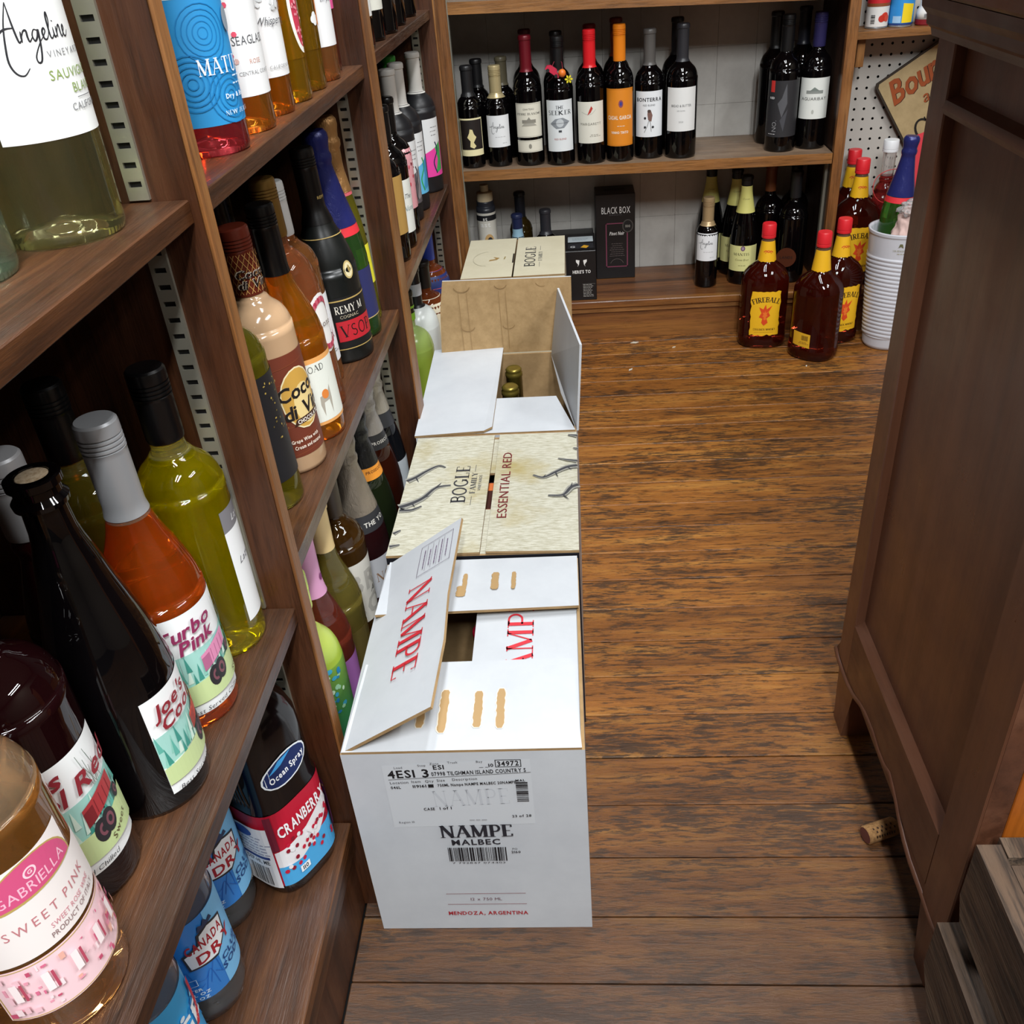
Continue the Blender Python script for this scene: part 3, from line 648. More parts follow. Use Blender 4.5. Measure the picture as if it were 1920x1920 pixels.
# front print
sl = math.tan(math.radians(2.2))
p = Print(Plane((0, 0, 0), (1, 0, 0), (0, 0, 1)), 0.0002)
p.tri([[(0.042, 0.197), (0.203, 0.200), (0.203, 0.306), (0.042, 0.300)]], 'c4c8cc')
K = '15161a'; r2 = math.radians(2.2)
p.text('NAMPE', 0.134, 0.233, 0.036, 'b9bdc2', 's', width=0.085, rot=r2)
p.text('4ES1', 0.047, 0.2795, 0.017, K, 'b', al='l', rot=r2, width=0.030); p.text('3', 0.085, 0.2805, 0.018, K, 'b', al='l', rot=r2); p.text('ES1', 0.098, 0.2925, 0.0095, K, 'b', al='l', rot=r2)
p.text('07998 TILGHMAN ISLAND COUNTRY S', 0.095, 0.2825, 0.0085, K, 'b', al='l', rot=r2, width=0.103)
p.text('34972', 0.1795, 0.2965, 0.0105, K, 'b', rot=r2, width=0.023)
A = [(0.166 + 0.0025 * (1 - math.cos(t)), 0.3 + 0.0055 * math.sin(t)) for t in (0,)]
p.frame(0.1655, 0.2945, 0.1935, 0.3062, 0.0009, K); p.text('10', 0.161, 0.2955, 0.007, K, 'b', rot=r2); p.rect(0.148, 0.2945, 0.1525, 0.2951, K); p.rect(0.1545, 0.2948, 0.158, 0.2954, K)
for s_, u, v in (('Load', 0.060, 0.2955), ('Stop', 0.086, 0.2985), ('Zone', 0.1, 0.301), ('Truck', 0.120, 0.3025), ('Bay', 0.149, 0.303)): p.text(s_, u, v, 0.0045, '3a3b40', 'r', rot=r2)
p.line([(0.047, 0.2785), (0.203, 0.2865)], 0.0006, K)
for s_, u, v in (('Location', 0.048, 0.2715), ('Item', 0.072, 0.273), ('Qty', 0.087, 0.2735), ('Size', 0.1, 0.2745), ('Description', 0.117, 0.2755)): p.text(s_, u, v, 0.0055, K, 'r', al='l', rot=r2)
for s_, u, v, wd in (('046L', 0.048, 0.264, 0.011), ('119161', 0.0725, 0.2655, 0.015), ('750ML Nampe NAMPE MALBEC 20NAMPE', 0.1, 0.2665, 0.086)): p.text(s_, u, v, 0.0058, K, 'b', al='l', rot=r2, width=wd)
p.rect(0.0895, 0.2655, 0.0955, 0.2705, K); p.text('MAL', 0.191, 0.2725, 0.005, K, 'b', rot=r2)
p.bars(0.1855, 0.240, 0.1985, 0.2715, K, 14, 5, False)
p.text('CASE', 0.080, 0.2275, 0.006, K, 'b', al='l', rot=r2, width=0.0125); p.text('1 of 1', 0.098, 0.2285, 0.006, K, 'b', al='l', rot=r2, width=0.0135)
p.text('Region 10', 0.049, 0.206, 0.0045, '55575c', 'r', al='l', rot=r2); p.text('23 of 28', 0.178, 0.2135, 0.0055, '333438', 'b', al='l', rot=r2); p.small(0.14, 0.2095, 0.03, 1, '9a9ca0')
p.text('NAMPE', 0.1345, 0.180, 0.029, '22232b', 's', width=0.082, rot=math.radians(0.8)); p.text('NAMPE', 0.1352, 0.180, 0.029, '22232b', 's', width=0.082, rot=math.radians(0.8)); p.text('NAMPE', 0.1338, 0.180, 0.029, '22232b', 's', width=0.082, rot=math.radians(0.8))
p.text('MALBEC', 0.133, 0.1665, 0.0135, '22232b', 'b', width=0.056, rot=math.radians(0.8))
p.bars(0.099, 0.1365, 0.1675, 0.1615, '18191e', 30, 8); p.text('7 792847 074403', 0.133, 0.1318, 0.0042, '3a3b40', 'r', width=0.062)
p.text('PO', 0.174, 0.1565, 0.0045, '44454a', 'r', al='l'); p.text('2160', 0.1725, 0.1505, 0.0055, '33343a', 'b', al='l')
p.rect(0.0875, 0.0735, 0.184, 0.0742, '83303c'); p.rect(0.0875, 0.0525, 0.184, 0.0532, '83303c'); p.text('12 x 750 ML', 0.1355, 0.0605, 0.0075, '6d4a55', 'r', width=0.038)
p.text('MENDOZA, ARGENTINA', 0.1355, 0.0315, 0.0098, 'a8202c', 'b', width=0.098)
p.build('lettering', c1)

# --- aged paper carton
W2, L2, H2 = 0.266, 0.334, 0.325
c2 = carton('wine_carton', 'closed carton printed like aged paper with dark branches and red lettering', (-0.277, 1.0125, 0), W2, L2, H2, M['white_board'], M['kraft_in'], 0, M['navy_board'])
fa = flap(c2, [(0, 0, H2 + 0.004), (0, L2, H2 + 0.004), (0.130, L2 - 0.001, H2 + 0.005), (0.130, 0.001, H2 + 0.005)], M['aged'], kr)
fb = flap(c2, [(W2, 0, H2 + 0.004), (W2, L2, H2 + 0.004), (0.1385, L2 - 0.001, H2 + 0.006), (0.1385, 0.001, H2 + 0.006)], M['aged'], kr)
fl2 = flap(c2, [(0.004, 0.001, H2 - 0.0015), (W2 - 0.004, 0.001, H2 - 0.0015), (W2 - 0.006, 0.118, H2 - 0.002), (0.006, 0.118, H2 - 0.002)], M['aged'], kr); flap(c2, [(0.004, L2 - 0.001, H2 - 0.0015), (W2 - 0.004, L2 - 0.001, H2 - 0.0015), (W2 - 0.006, 0.222, H2 - 0.002), (0.006, 0.222, H2 - 0.002)], M['aged'], kr)
def branch(pl, pts, wd, c='3b3c40'):
    p = Print(Plane((0, 0, pl[0]), (1, 0, 0), (0, 1, 0)), 0.0002)
    p.line(pts, wd * 2.2, '8f8e86', True, lambda t: 0.3 + 0.8 * (1 - t)); p.line(pts, wd, c, True, lambda t: 0.35 + 0.75 * (1 - t))
    rr = random.Random(int(pts[0][1] * 1000))
    for k in range(1, len(pts) - 1):
        q = pts[k]; p.line([q, (q[0] + rr.uniform(0.002, 0.010), q[1] + rr.uniform(-0.016, 0.016))], wd * 0.5, c, False, lambda t: 1.1 - t)
    p.build('branch_print', pl[1])
p = Print(Plane((0, 0, H2 + 0.0052), (1, 0, 0), (0, 1, 0)), 0.0004)
FA = (H2 + 0.0052, fa)
branch(FA, [(0.002, 0.195), (0.014, 0.205), (0.028, 0.222), (0.046, 0.238), (0.058, 0.232)], 0.006)
branch(FA, [(0.001, 0.12), (0.018, 0.13), (0.034, 0.145), (0.050, 0.172), (0.072, 0.178)], 0.0075)
branch(FA, [(0.002, 0.112), (0.02, 0.112), (0.034, 0.122)], 0.005); branch(FA, [(0.003, 0.052), (0.012, 0.06)], 0.004); branch(FA, [(0.002, 0.02), (0.016, 0.024)], 0.004)
p.text('BOGLE', 0.098, 0.180, 0.030, '33343a', 's', rot=PI / 2, width=0.105); p.text('FAMILY', 0.111, 0.182, 0.0115, '4a4b50', 's', rot=PI / 2, width=0.06)
p.rect(0.1065, 0.120, 0.1072, 0.144, '4a4b50'); p.rect(0.1065, 0.216, 0.1072, 0.236, '4a4b50'); p.text('VINEYARDS', 0.119, 0.182, 0.0065, '6a6b6b', 'r', rot=PI / 2, width=0.045)
p.build('lettering', fa)
p = Print(Plane((0, 0, H2 + 0.0062), (1, 0, 0), (0, 1, 0)), 0.0004)
p.text('ESSENTIAL RED', 0.1625, 0.176, 0.0205, '6d1f22', 'r', rot=PI / 2, width=0.188)
FB = (H2 + 0.0062, fb)
branch(FB, [(0.266, 0.222), (0.250, 0.218), (0.232, 0.204), (0.214, 0.190), (0.198, 0.198)], 0.006)
branch(FB, [(0.266, 0.236), (0.252, 0.240), (0.236, 0.246)], 0.004); branch(FB, [(0.267, 0.165), (0.256, 0.158), (0.244, 0.138), (0.222, 0.138)], 0.0065); branch(FB, [(0.267, 0.318), (0.252, 0.322)], 0.005); branch(FB, [(0.267, 0.275), (0.26, 0.278)], 0.003)
p.build('lettering', fb)
ins = MB(); ins.box(0.121, 0.149, 0.125, 0.215, 0.29, 0.31); o = ins.build('divider', flat('3c1a12', 0.5), c2)
p = Print(Plane((0, 0, 0.31), (1, 0, 0), (0, 1, 0)), 0.0004); p.rect(0.126, 0.19, 0.146, 0.212, 'c86a35'); p.rect(0.126, 0.128, 0.146, 0.138, '9a4a2c'); p.build('print', o)

# --- open white carton with kraft inside
W3, L3, H3 = 0.272, 0.335, 0.323
c3 = carton('wine_carton', 'open white carton with standing kraft back flap and green bottle tops inside', (-0.283, 1.359, 0), W3, L3, H3, M['white_board'], M['kraft_in'])
flap(c3, [(0.004, 0.002, H3 + 0.003), (W3 - 0.002, 0.002, H3 + 0.003), (W3 - 0.035, 0.130, H3 + 0.004), (0.02, 0.130, H3 + 0.004)], wb_, kr)
flap(c3, [(-0.002, 0.0, H3 + 0.004), (-0.010, L3 + 0.02, H3 + 0.006), (0.131, L3 + 0.044, H3 + 0.012), (0.130, 0.012, H3 + 0.010), (0.116, 0.002, H3 + 0.008)], wb_, kr)
flap(c3, [(W3, 0.004, H3), (0.283 - 0.001, 0.008, 0.475), (0.243, L3 - 0.004, 0.454), (0.226, L3 - 0.03, 0.330), (0.245, L3 * 0.45, 0.322)], wb_, M['white_board'], (-1, 0, 0))
bk = flap(c3, [(0.006, L3 + 0.006, H3), (W3 - 0.004, L3 + 0.006, H3), (W3 - 0.002, L3 - 0.002, 0.474), (0.024, L3 + 0.004, 0.476), (0.014, L3 + 0.004, 0.42)], M['kraft'], wb_, (0, -1, 0))
p = Print(Plane((0, L3 + 0.0055, H3), (1, 0, 0), (0, -0.04, 1)), 0.0006)
for u, v, rr_ in ((0.06, 0.138, 0.016), (0.135, 0.138, 0.012), (0.215, 0.139, 0.013), (0.065, 0.055, 0.014), (0.145, 0.055, 0.012)): p.line(arc(u, v + 0.006, rr_, rr_ * 0.8, 195, 345, 10), 0.0014, '8f7148')
for u in (0.052, 0.068, 0.130, 0.143): p.rect(u, 0.01, u + 0.0012, 0.13, '9a7b50')
p.build('crease', bk)
GB = glass('green_bottle_glass', '2a3a16', trans=0.7)
# --- far cream carton
W4, L4, H4 = 0.249, 0.30, 0.328
c4 = carton('wine_carton', 'closed cream carton with black lettering, furthest along the aisle', (-0.280, 2.127, 0), W4, L4, H4, M['cream_board'], M['kraft_in'])
f1 = flap(c4, [(0, 0, H4 + 0.0035), (0, L4, H4 + 0.0035), (0.1225, L4, H4 + 0.0035), (0.1225, 0, H4 + 0.0035)], M['cream_board'], kr)
f2 = flap(c4, [(W4, 0, H4 + 0.0035), (W4, L4, H4 + 0.0035), (0.1265, L4, H4 + 0.0035), (0.1265, 0, H4 + 0.0035)], M['cream_board'], kr)
p = Print(Plane((0, 0, H4 + 0.0036), (1, 0, 0), (0, 1, 0)), 0.0004); p.text('BOGLE', 0.176, 0.14, 0.036, '33343a', 's', rot=PI / 2, width=0.15); p.text('FAMILY', 0.193, 0.14, 0.013, '6a6b6b', 's', rot=PI / 2, width=0.07)
p.rect(0.187, 0.06, 0.1878, 0.095, '6a6b6b'); p.rect(0.187, 0.186, 0.1878, 0.22, '6a6b6b'); p.build('lettering', f2)
p = Print(Plane((0, 0, H4 + 0.0036), (1, 0, 0), (0, 1, 0)), 0.0004); p.poly([(0.06, 0.12), (0.08, 0.128), (0.086, 0.142), (0.07, 0.15), (0.078, 0.135), (0.062, 0.13)], 'a5834a'); p.line([(0.098, 0.13), (0.1, 0.15)], 0.003, '9a8a5a'); p.line(arc(0.055, 0.14, 0.035, 0.055, 90, 270, 10), 0.0012, 'b9b39c'); p.rect(0.119, 0.10, 0.1225, 0.17, '2a2420'); p.build('print', f1)
for k, (x, y) in enumerate(((-0.135, 1.575), (-0.132, 1.655))):
    t = thing('wine_bottle', ('green bottle with dull gold cap inside the open kraft carton, nearer one' if k == 0 else 'green bottle with dull gold cap inside the open kraft carton, farther one'), 'bottle', (x, y, 0.018), group='bottles in the open carton')
    b = MB(); b.lathe([(0.0, 0.012), (0.034, 0.001), (0.037, 0.006), (0.037, 0.17), (0.03, 0.195), (0.0155, 0.215), (0.0145, 0.22), (0.0145, 0.285)], 24); b.build('glass_body', GB, t, smooth=True)
    b = MB(); b.lathe([(0.0158, 0.20), (0.0158, 0.275), (0.017, 0.276), (0.017, 0.282), (0.0155, 0.284), (0.0155, 0.287), (0.016, 0.289), (0.013, 0.2925), (0.008, 0.2915), (0.0, 0.2915)], 24); b.build('capsule', flat('8a7a35', 0.32, 0.7), t, smooth=True)
t = thing('wine_bottle', 'dark bottle with red cap top seen through the gap in the near carton', 'bottle', (-0.135, 0.90, 0.005))
b = MB(); b.lathe([(0.0, 0.012), (0.034, 0.001), (0.037, 0.006), (0.037, 0.17), (0.03, 0.195), (0.0155, 0.215), (0.0145, 0.27)], 24); b.build('glass_body', flat('080606', 0.08), t, smooth=True)
b = MB(); b.lathe([(0.0158, 0.20), (0.0158, 0.275), (0.0165, 0.278), (0.0155, 0.284), (0.0, 0.285)], 24); b.build('capsule', flat('a3122f', 0.3, 0.3), t, smooth=True)

# --- black drink boxes on the bench
def bag_box(label, x0, x1, y0, y1, z0, z1, draw, gable=False):
    t = thing('drink_box', label, 'box', ((x0 + x1) / 2, (y0 + y1) / 2, z0)); b = MB(); hx, hy, h = (x1 - x0) / 2, (y1 - y0) / 2, z1 - z0
    b.box(-hx, hx, -hy, hy, 0, h, bev=0.0015); b.build('body', flat('121113', 0.38), t)
    p = Print(Plane((0, -hy, 0), (1, 0, 0), (0, 0, 1)), 0.0004); draw(p, hx * 2, h); p.build('lettering', t)
    return t
def d1(p, w_, h):
    p.text('BLACK BOX', 0.002, 0.192, 0.027, 'e6e3e0', 'r', width=0.082); p.small(0, 0.187, 0.05, 1, '5a5658'); p.frame(-0.028, 0.035, 0.036, 0.165, 0.003, '7d3b52')
    p.text('Pinot Noir', 0.004, 0.130, 0.014, 'e0dcd8', 'b', shear=0.25, width=0.042); p.small(0.004, 0.104, 0.045, 7, '6e6260', 0.006); p.ell(0.036, 0.155, 0.016, 0.019, '4a4642'); p.ell(0.036, 0.155, 0.013, 0.016, '121113'); p.text('100', 0.036, 0.151, 0.010, '9a958c', 'b'); p.line(arc(0.004, 0.04, 0.02, 0.02, 20, 160, 8), 0.001, '6e6260')
t = bag_box('tall black wine box with white lettering and a pink framed panel', 0.056, 0.170, 2.69, 2.783, 0.115, 0.362, d1)
p = Print(Plane((0, 0, 0.247), (1, 0, 0), (0, 1, 0)), 0.0003); p.rect(-0.03, -0.01, 0.03, 0.012, '050505'); p.build('handle_slot', t)
def d2(p, w_, h):
    p.text("HERE'S TO", 0.003, 0.079, 0.0125, 'eae8e4', 'b', width=0.05); p.poly([(-0.012, 0.118), (-0.002, 0.116), (-0.004, 0.104), (-0.008, 0.098), (-0.006, 0.104), (-0.012, 0.112)], 'eae8e4'); p.poly([(0.018, 0.118), (0.008, 0.116), (0.010, 0.104), (0.014, 0.098), (0.012, 0.104), (0.018, 0.112)], 'eae8e4'); p.small(0.006, 0.045, 0.028, 9, 'b5b2ad', 0.0042, 0.0012, 5, 'l'); p.rect(0.004, 0.048, 0.04, 0.0485, '8a8784')
t = bag_box('small black carton with white toasting glasses mark beside the cream carton', -0.036, 0.052, 2.522, 2.685, 0.115, 0.257, d2)
p = Print(Plane((0, 0, 0.142), (1, 0, 0), (0, 1, 0)), 0.0003); p.rect(-0.033, 0.0, 0.038, 0.05, 'c9d4d8'); p.rect(-0.033, -0.06, 0.038, -0.012, '26262a'); p.poly([(0.002, -0.05), (0.018, -0.058), (0.026, -0.04), (0.012, -0.03)], 'd9a12c'); p.text('G', -0.02, -0.05, 0.02, 'c9c9c9', 'b'); p.small(0, 0.03, 0.06, 3, '8fa3a8', 0.008, 0.002); p.build('lettering', t)
bag_box('black carton lying behind the small black carton on the bench', -0.085, 0.05, 2.693, 2.782, 0.115, 0.243, lambda p, a, b_: None)

# ================================================================== bottles
DARK = flat('050405', 0.04, spec=0.45); FROST = flat('17171a', 0.42); BLACKCAP = flat('0b0b0c', 0.28); SILVER = flat('b4b4b6', 0.3, 0.6)
GL = {}
def gl(col, top=None, fill=None, trans=0.86):
    k = (col, top, fill, trans)
    if k not in GL: GL[k] = glass('wine_glass_' + str(len(GL)), col, top, fill, trans)
    return GL[k]
def profile(kind, R, H, rn=0.0142):
    base = [(0, 0.016), (R * 0.5, 0.011), (R * 0.86, 0.0), (R * 0.97, 0.0012), (R, 0.006)]
    if kind == 'bordeaux': b = [(R, 0.585), (0.985 * R, 0.615), (0.925 * R, 0.65), (0.79 * R, 0.682), (0.59 * R, 0.708), (rn + 0.003, 0.73), (rn, 0.76), (rn, 1)]
    elif kind == 'burgundy': b = [(R, 0.42), (0.985 * R, 0.46), (0.935 * R, 0.505), (0.83 * R, 0.555), (0.70 * R, 0.605), (0.57 * R, 0.65), (0.47 * R, 0.695), (rn + 0.0012, 0.735), (rn, 0.78), (rn, 1)]
    elif kind == 'champ': b = [(R, 0.36), (0.985 * R, 0.42), (0.93 * R, 0.49), (0.84 * R, 0.56), (0.72 * R, 0.63), (0.60 * R, 0.70), (0.50 * R, 0.77), (rn + 0.001, 0.86), (rn, 1)]
    elif kind == 'flute': b = [(R, 0.34), (0.97 * R, 0.42), (0.86 * R, 0.52), (0.72 * R, 0.62), (0.6 * R, 0.70), (0.5 * R, 0.78), (rn, 0.88), (rn, 1)]
    elif kind == 'round': b = [(R, 0.5), (0.99 * R, 0.56), (0.93 * R, 0.61), (0.82 * R, 0.65), (0.64 * R, 0.685), (rn + 0.004, 0.71), (rn, 0.73), (rn, 1)]
    elif kind == 'can': b = [(R, 0.9), (0.93 * R, 0.94), (0.9 * R, 0.95), (0.9 * R, 1)]
    return base + [(r, z * H) for r, z in b]
def smoothp(P, n=3):
    # denser shoulder
    out = []
    for i in range(len(P) - 1):
        if i < 4: out.append(P[i]); continue
        p0 = P[max(i - 1, 4)]; p1 = P[i]; p2 = P[i + 1]; p3 = P[min(i + 2, len(P) - 1)]
        for k in range(n):
            t = k / n; q = []
            for d in (0, 1): q.append(0.5 * (2 * p1[d] + (p2[d] - p0[d]) * t + (2 * p0[d] - 5 * p1[d] + 4 * p2[d] - p3[d]) * t * t + (3 * p1[d] - p0[d] - 3 * p2[d] + p3[d]) * t ** 3))
            lo, hi = sorted((p1[0], p2[0])); q[0] = min(max(q[0], lo), hi); q[1] = min(max(q[1], p1[1]), p2[1]); out.append(tuple(q))
    out.append(P[-1]); return out
def rfun(P):
    Q = sorted(P[4:], key=lambda a: a[1])
    def f(z):
        if z <= Q[0][1]: return Q[0][0]
        for a, b in zip(Q, Q[1:]):
            if z <= b[1]: return a[0] + (b[0] - a[0]) * (z - a[1]) / max(1e-9, b[1] - a[1])
        return Q[-1][0]
    return f
def cap_profile(kind, rf, H, z0, rn):
    r = rn + 0.0016
    if kind == 'screw':
        P = [(max(r - 0.0006, rf(z0) + 0.0009), z0)] + [(max(r, rf(z0 + (H - 0.024 - z0) * k / 14) + 0.0009), z0 + (H - 0.024 - z0) * k / 14) for k in range(1, 15)]
        z = H - 0.0235
        for k in range(4): P += [(r + 0.0003, z), (r - 0.0010, z + 0.0004), (r - 0.0010, z + 0.0012), (r + 0.0004, z + 0.0016), (r + 0.0004, z + 0.0030)]; z += 0.0036
        P += [(r + 0.0003, H - 0.004), (r, H - 0.0018), (r - 0.0016, H), (r - 0.004, H + 0.0003), (0, H + 0.0003)]
        return P
    if kind == 'foil':
        P = [(rf(z0 + (H - 0.012 - z0) * k / 16) + 0.0008, z0 + (H - 0.012 - z0) * k / 16) for k in range(17)]
        return P + [(rn + 0.0022, H - 0.0105), (rn + 0.0024, H - 0.004), (rn + 0.0012, H - 0.0012), (rn - 0.001, H), (0, H + 0.0004)]
    if kind == 'champ':
        P = [(rf(z0 + (H - 0.045 - z0) * k / 16) + 0.0010, z0 + (H - 0.045 - z0) * k / 16) for k in range(17)]
        return P + [(rn + 0.0042, H - 0.040), (rn + 0.0046, H - 0.034), (rn + 0.0024, H - 0.029), (rn + 0.0032, H - 0.022), (rn + 0.0052, H - 0.012), (rn + 0.0046, H - 0.005), (rn + 0.001, H), (0, H + 0.001)]
    if kind == 'ring':
        return [(rn + 0.0006, H - 0.022), (rn + 0.0035, H - 0.0205), (rn + 0.004, H - 0.017), (rn + 0.001, H - 0.013), (rn + 0.0008, H - 0.008), (rn + 0.0036, H - 0.006), (rn + 0.0036, H - 0.001), (rn + 0.002, H), (rn - 0.003, H), (rn - 0.0036, H - 0.002), (0, H - 0.002)]
    if kind == 'plastic':
        P = [(rn + 0.002, z0), (rn + 0.0034, z0 + 0.0008), (rn + 0.0034, z0 + 0.006), (rn + 0.0026, z0 + 0.0066), (rn + 0.0026, z0 + 0.0074), (rn + 0.0034, z0 + 0.008)]
        return P + [(rn + 0.0030, H - 0.002), (rn + 0.0018, H), (0, H)]
def bottle(label, x, y, z, face, kind='bordeaux', R=0.0365, H=0.283, g=None, cap=('screw', BLACKCAP, 0.21), labels=(), rn=0.0142, name='wine_bottle', cat='bottle', group=None, n=36, tilt=0):
    t = thing(name, label, cat, (x, y, z), math.radians(face), group)
    if tilt: t.rotation_euler = (Matrix.Rotation(math.radians(tilt), 3, 'Y') @ Matrix.Rotation(math.radians(face), 3, 'Z')).to_euler()
    P = smoothp(profile(kind, R, H, rn)); rf = rfun(P); b = MB()
    if cap and cap[0] == 'ring': top = H - 0.003
    else: top = H - 0.003 if cap else H
    Q = [q for q in P if q[1] < top] + [(rf(top), top)]
    b.lathe(Q + [(0, top)], n); b.build('glass_body', g or DARK, t, smooth=True)
    if cap:
        b = MB(); b.lathe(cap_profile(cap[0], rf, H, cap[2], rn), n); c = b.build({'screw': 'screw_cap', 'foil': 'capsule', 'champ': 'foil_capsule', 'ring': 'lip', 'plastic': 'cap'}[cap[0]], cap[1], t, auto=True)
        if cap[0] == 'ring': b = MB(); b.lathe([(rn - 0.0036, H - 0.008), (rn - 0.0036, H - 0.001), (rn - 0.0045, H - 0.0004), (0, H - 0.0002)], 20); b.build('cork', paper('cork_' + str(len(MATS)), 'cbb79a', '9c8260', 300, 0.9), t, smooth=True)
        if len(cap) > 3:
            p = Print(Cyl(rf, max(rn, 0.012)), 0.0016); cap[3](p, H); p.build('cap_print', c)
    for L in labels:
        z0, z1, half, col = L[:4]; art = L[4] if len(L) > 4 else None
        zm = (z0 + z1) / 2; Rm = rf(zm); w_ = 2 * math.radians(half) * Rm
        nu = max(6, int(w_ / 0.0035)); nv = max(1, int((z1 - z0) / 0.012)) if abs(rf(z0) - rf(z1)) > 1e-4 else 1
        mp = Cyl(rf, Rm, z0); V = []; F = []
        for j in range(nv + 1):
            for i in range(nu + 1): V.append(mp(-w_ / 2 + w_ * i / nu, (z1 - z0) * j / nv, 0.00035))
        for j in range(nv):
            for i in range(nu): q = j * (nu + 1) + i; F.append((q, q + 1, q + nu + 2, q + nu + 1))
        lo = mesh('label', V, F, flat(col, 0.5) if isinstance(col, str) else col, t, True)
        if art: p = Print(mp, 0.0005); p.bounds = (-w_ / 2, w_ / 2); art(p, w_, z1 - z0); p.build('label_print', lo)
    return t
# ---------------------------------------------------------------- label art
def a_text(*rows, frame=None):
    # rows: (text, v_fraction, size, colour, style, width or None, shear)
    def f(p, w_, h):
        if frame: p.frame(-w_ / 2 + 0.002, 0.002, w_ / 2 - 0.002, h - 0.002, 0.0006, frame)
        for r in rows: p.text(r[0], (r[7] if len(r) > 7 else 0) * w_, r[1] * h, r[2], r[3], r[4] if len(r) > 4 else 'r', width=r[5] if len(r) > 5 else None, shear=r[6] if len(r) > 6 else 0)
    return f
def a_truck(title, tcol, truck, tdark, off=0.0, second=None, sweet='Sweet', bot='Best Served Chilled'):
    def f(p, w_, h):
        rr = random.Random(len(title)); o = off * w_
        p.poly([(-w_ / 2, h * 0.30), (w_ / 2, h * 0.36), (w_ / 2, h * 0.64), (-w_ / 2, h * 0.62)], '9fd0c6')
        for k in range(26): u = -w_ / 2 + w_ * (k + rr.random()) / 26; v = h * rr.uniform(0.34, 0.56); p.poly([(u - 0.0022, v - 0.008), (u + 0.0022, v - 0.008), (u + rr.uniform(-.002, .002), v + 0.010)], rr.choice(('5fae9f', '3f9184', '8cc7b8', 'cfe5d8')))
        p.poly([(-w_ / 2, h * 0.12), (w_ / 2, h * 0.12), (w_ / 2, h * 0.42), (w_ * 0.1 + o, h * 0.36), (-w_ / 2, h * 0.30)], 'c3d59a')
        p.poly([(o - 0.004, h * 0.40), (o + 0.026, h * 0.50), (o + 0.026, h * 0.64), (o + 0.014, h * 0.62), (o - 0.004, h * 0.56)], truck)
        p.poly([(o - 0.004, h * 0.40), (o + 0.004, h * 0.425), (o + 0.004, h * 0.55), (o - 0.004, h * 0.53)], tdark)
        for k in range(4): p.line([(o + 0.006 + k * 0.005, h * 0.45 + k * 0.0012), (o + 0.006 + k * 0.005, h * 0.57 + k * 0.0012)], 0.0006, tdark)
        for du, dv, s in ((0.0035, 0.31, 1), (0.0105, 0.33, 1), (0.026, 0.44, 0.6)): p.ell(o + du, h * dv, 0.0062 * s, 0.0105 * s, '2b2a2e'); p.ell(o + du + 0.0008, h * dv, 0.0035 * s, 0.006 * s, '7a4a55'); p.ell(o + du + 0.0008, h * dv, 0.0018 * s, 0.003 * s, '2b2a2e')
        for k in range(9): u = w_ * 0.18 + rr.uniform(0, 0.014); p.line([(u, h * 0.66), (u + rr.uniform(-.006, .006), h * rr.uniform(0.8, 0.97))], 0.0004, '6d7a70')
        for i, (s, u, v, sz) in enumerate(title): p.text(s, u * w_, v * h, sz, tcol, 'b', shear=0.3, gap=0.06, rot=0.14)
        p.text(sweet, 0.30 * w_, 0.2 * h, 0.0075, '4a2f1a', 'r', shear=0.3, rot=0.5)
        p.text(bot, -0.08 * w_, 0.04 * h, 0.0062, '33333a', 'r', shear=0.25, rot=0.05)
    return f
def a_angel(size=0.0044, sub=True, c='26262b', ccol='8aa05a', u0=-0.3):
    def f(p, w_, h):
        p.script(u0 * w_, h * (0.53 if sub else 0.6), size, c, 0.17)
        if sub: p.text('VINEYARDS', 0.10 * w_, h * 0.435, size * 0.9, '8a8a8c', 'r', gap=0.3); p.text('SAUVIGNON', 0.12 * w_, h * 0.315, size * 1.35, ccol, 'r'); p.text('BLANC', 0.16 * w_, h * 0.23, size * 1.35, ccol, 'r'); p.rect(0.05 * w_, h * 0.20, 0.27 * w_, h * 0.204, '77777a'); p.text('CALIFORNIA', 0.15 * w_, h * 0.135, size * 1.0, '77777a', 'r')
        else: p.small(0.05 * w_, h * 0.32, w_ * 0.55, 1, 'b9b9bb'); p.small(0.2 * w_, h * 0.12, w_ * 0.2, 1, 'b9b9bb')
    return f
def petals(cols, n=40, seed=1, r0=0.0015, r1=0.004, box=(-0.5, 0.5, 0.0, 1.0)):
    def f(p, w_, h):
        rr = random.Random(seed)
        for k in range(n): p.ell(w_ * rr.uniform(box[0], box[1]), h * rr.uniform(box[2], box[3]), rr.uniform(r0, r1), rr.uniform(r0, r1), rr.choice(cols), 7)
    return f
def both(*fs):
    def f(p, w_, h):
        for g in fs: g(p, w_, h)
    return f

# ================================================================== bay 1, top shelf
Z = 0.894
bottle('large pale yellow wine bottle with script name on white label, top left shelf', -0.354, 0.625, Z, 74, 'bordeaux', 0.041, 0.30, gl('ecec9c', trans=0.98), ('screw', flat('d9d9d6', 0.4), 0.23), [(0.066, 0.170, 72, 'eef0ee', a_angel(0.0060, u0=-0.30))])
bottle('pale yellow wine bottle with white label half hidden behind script labelled bottle', -0.436, 0.652, Z, 48, 'bordeaux', 0.039, 0.30, gl('d8c860', trans=0.92), ('screw', flat('d9d9d6', 0.4), 0.23), [(0.075, 0.165, 70, 'f0f0ee', a_text(('THE LITERARY', 0.52, 0.0085, 'a35a4a', 'b', 0.05), ('SOUTH AFRICA', 0.25, 0.0115, '77777a', 'r', 0.055))), (0.070, 0.075, 70, 'b99a5a')])
bottle('clear green glass bottle at the left edge of the top shelf', -0.385, 0.535, Z, 40, 'bordeaux', 0.040, 0.30, gl('b7d8b0', trans=0.94), ('screw', flat('d9d9d6', 0.4), 0.23), [(0.05, 0.15, 50, 'eef0ee')])
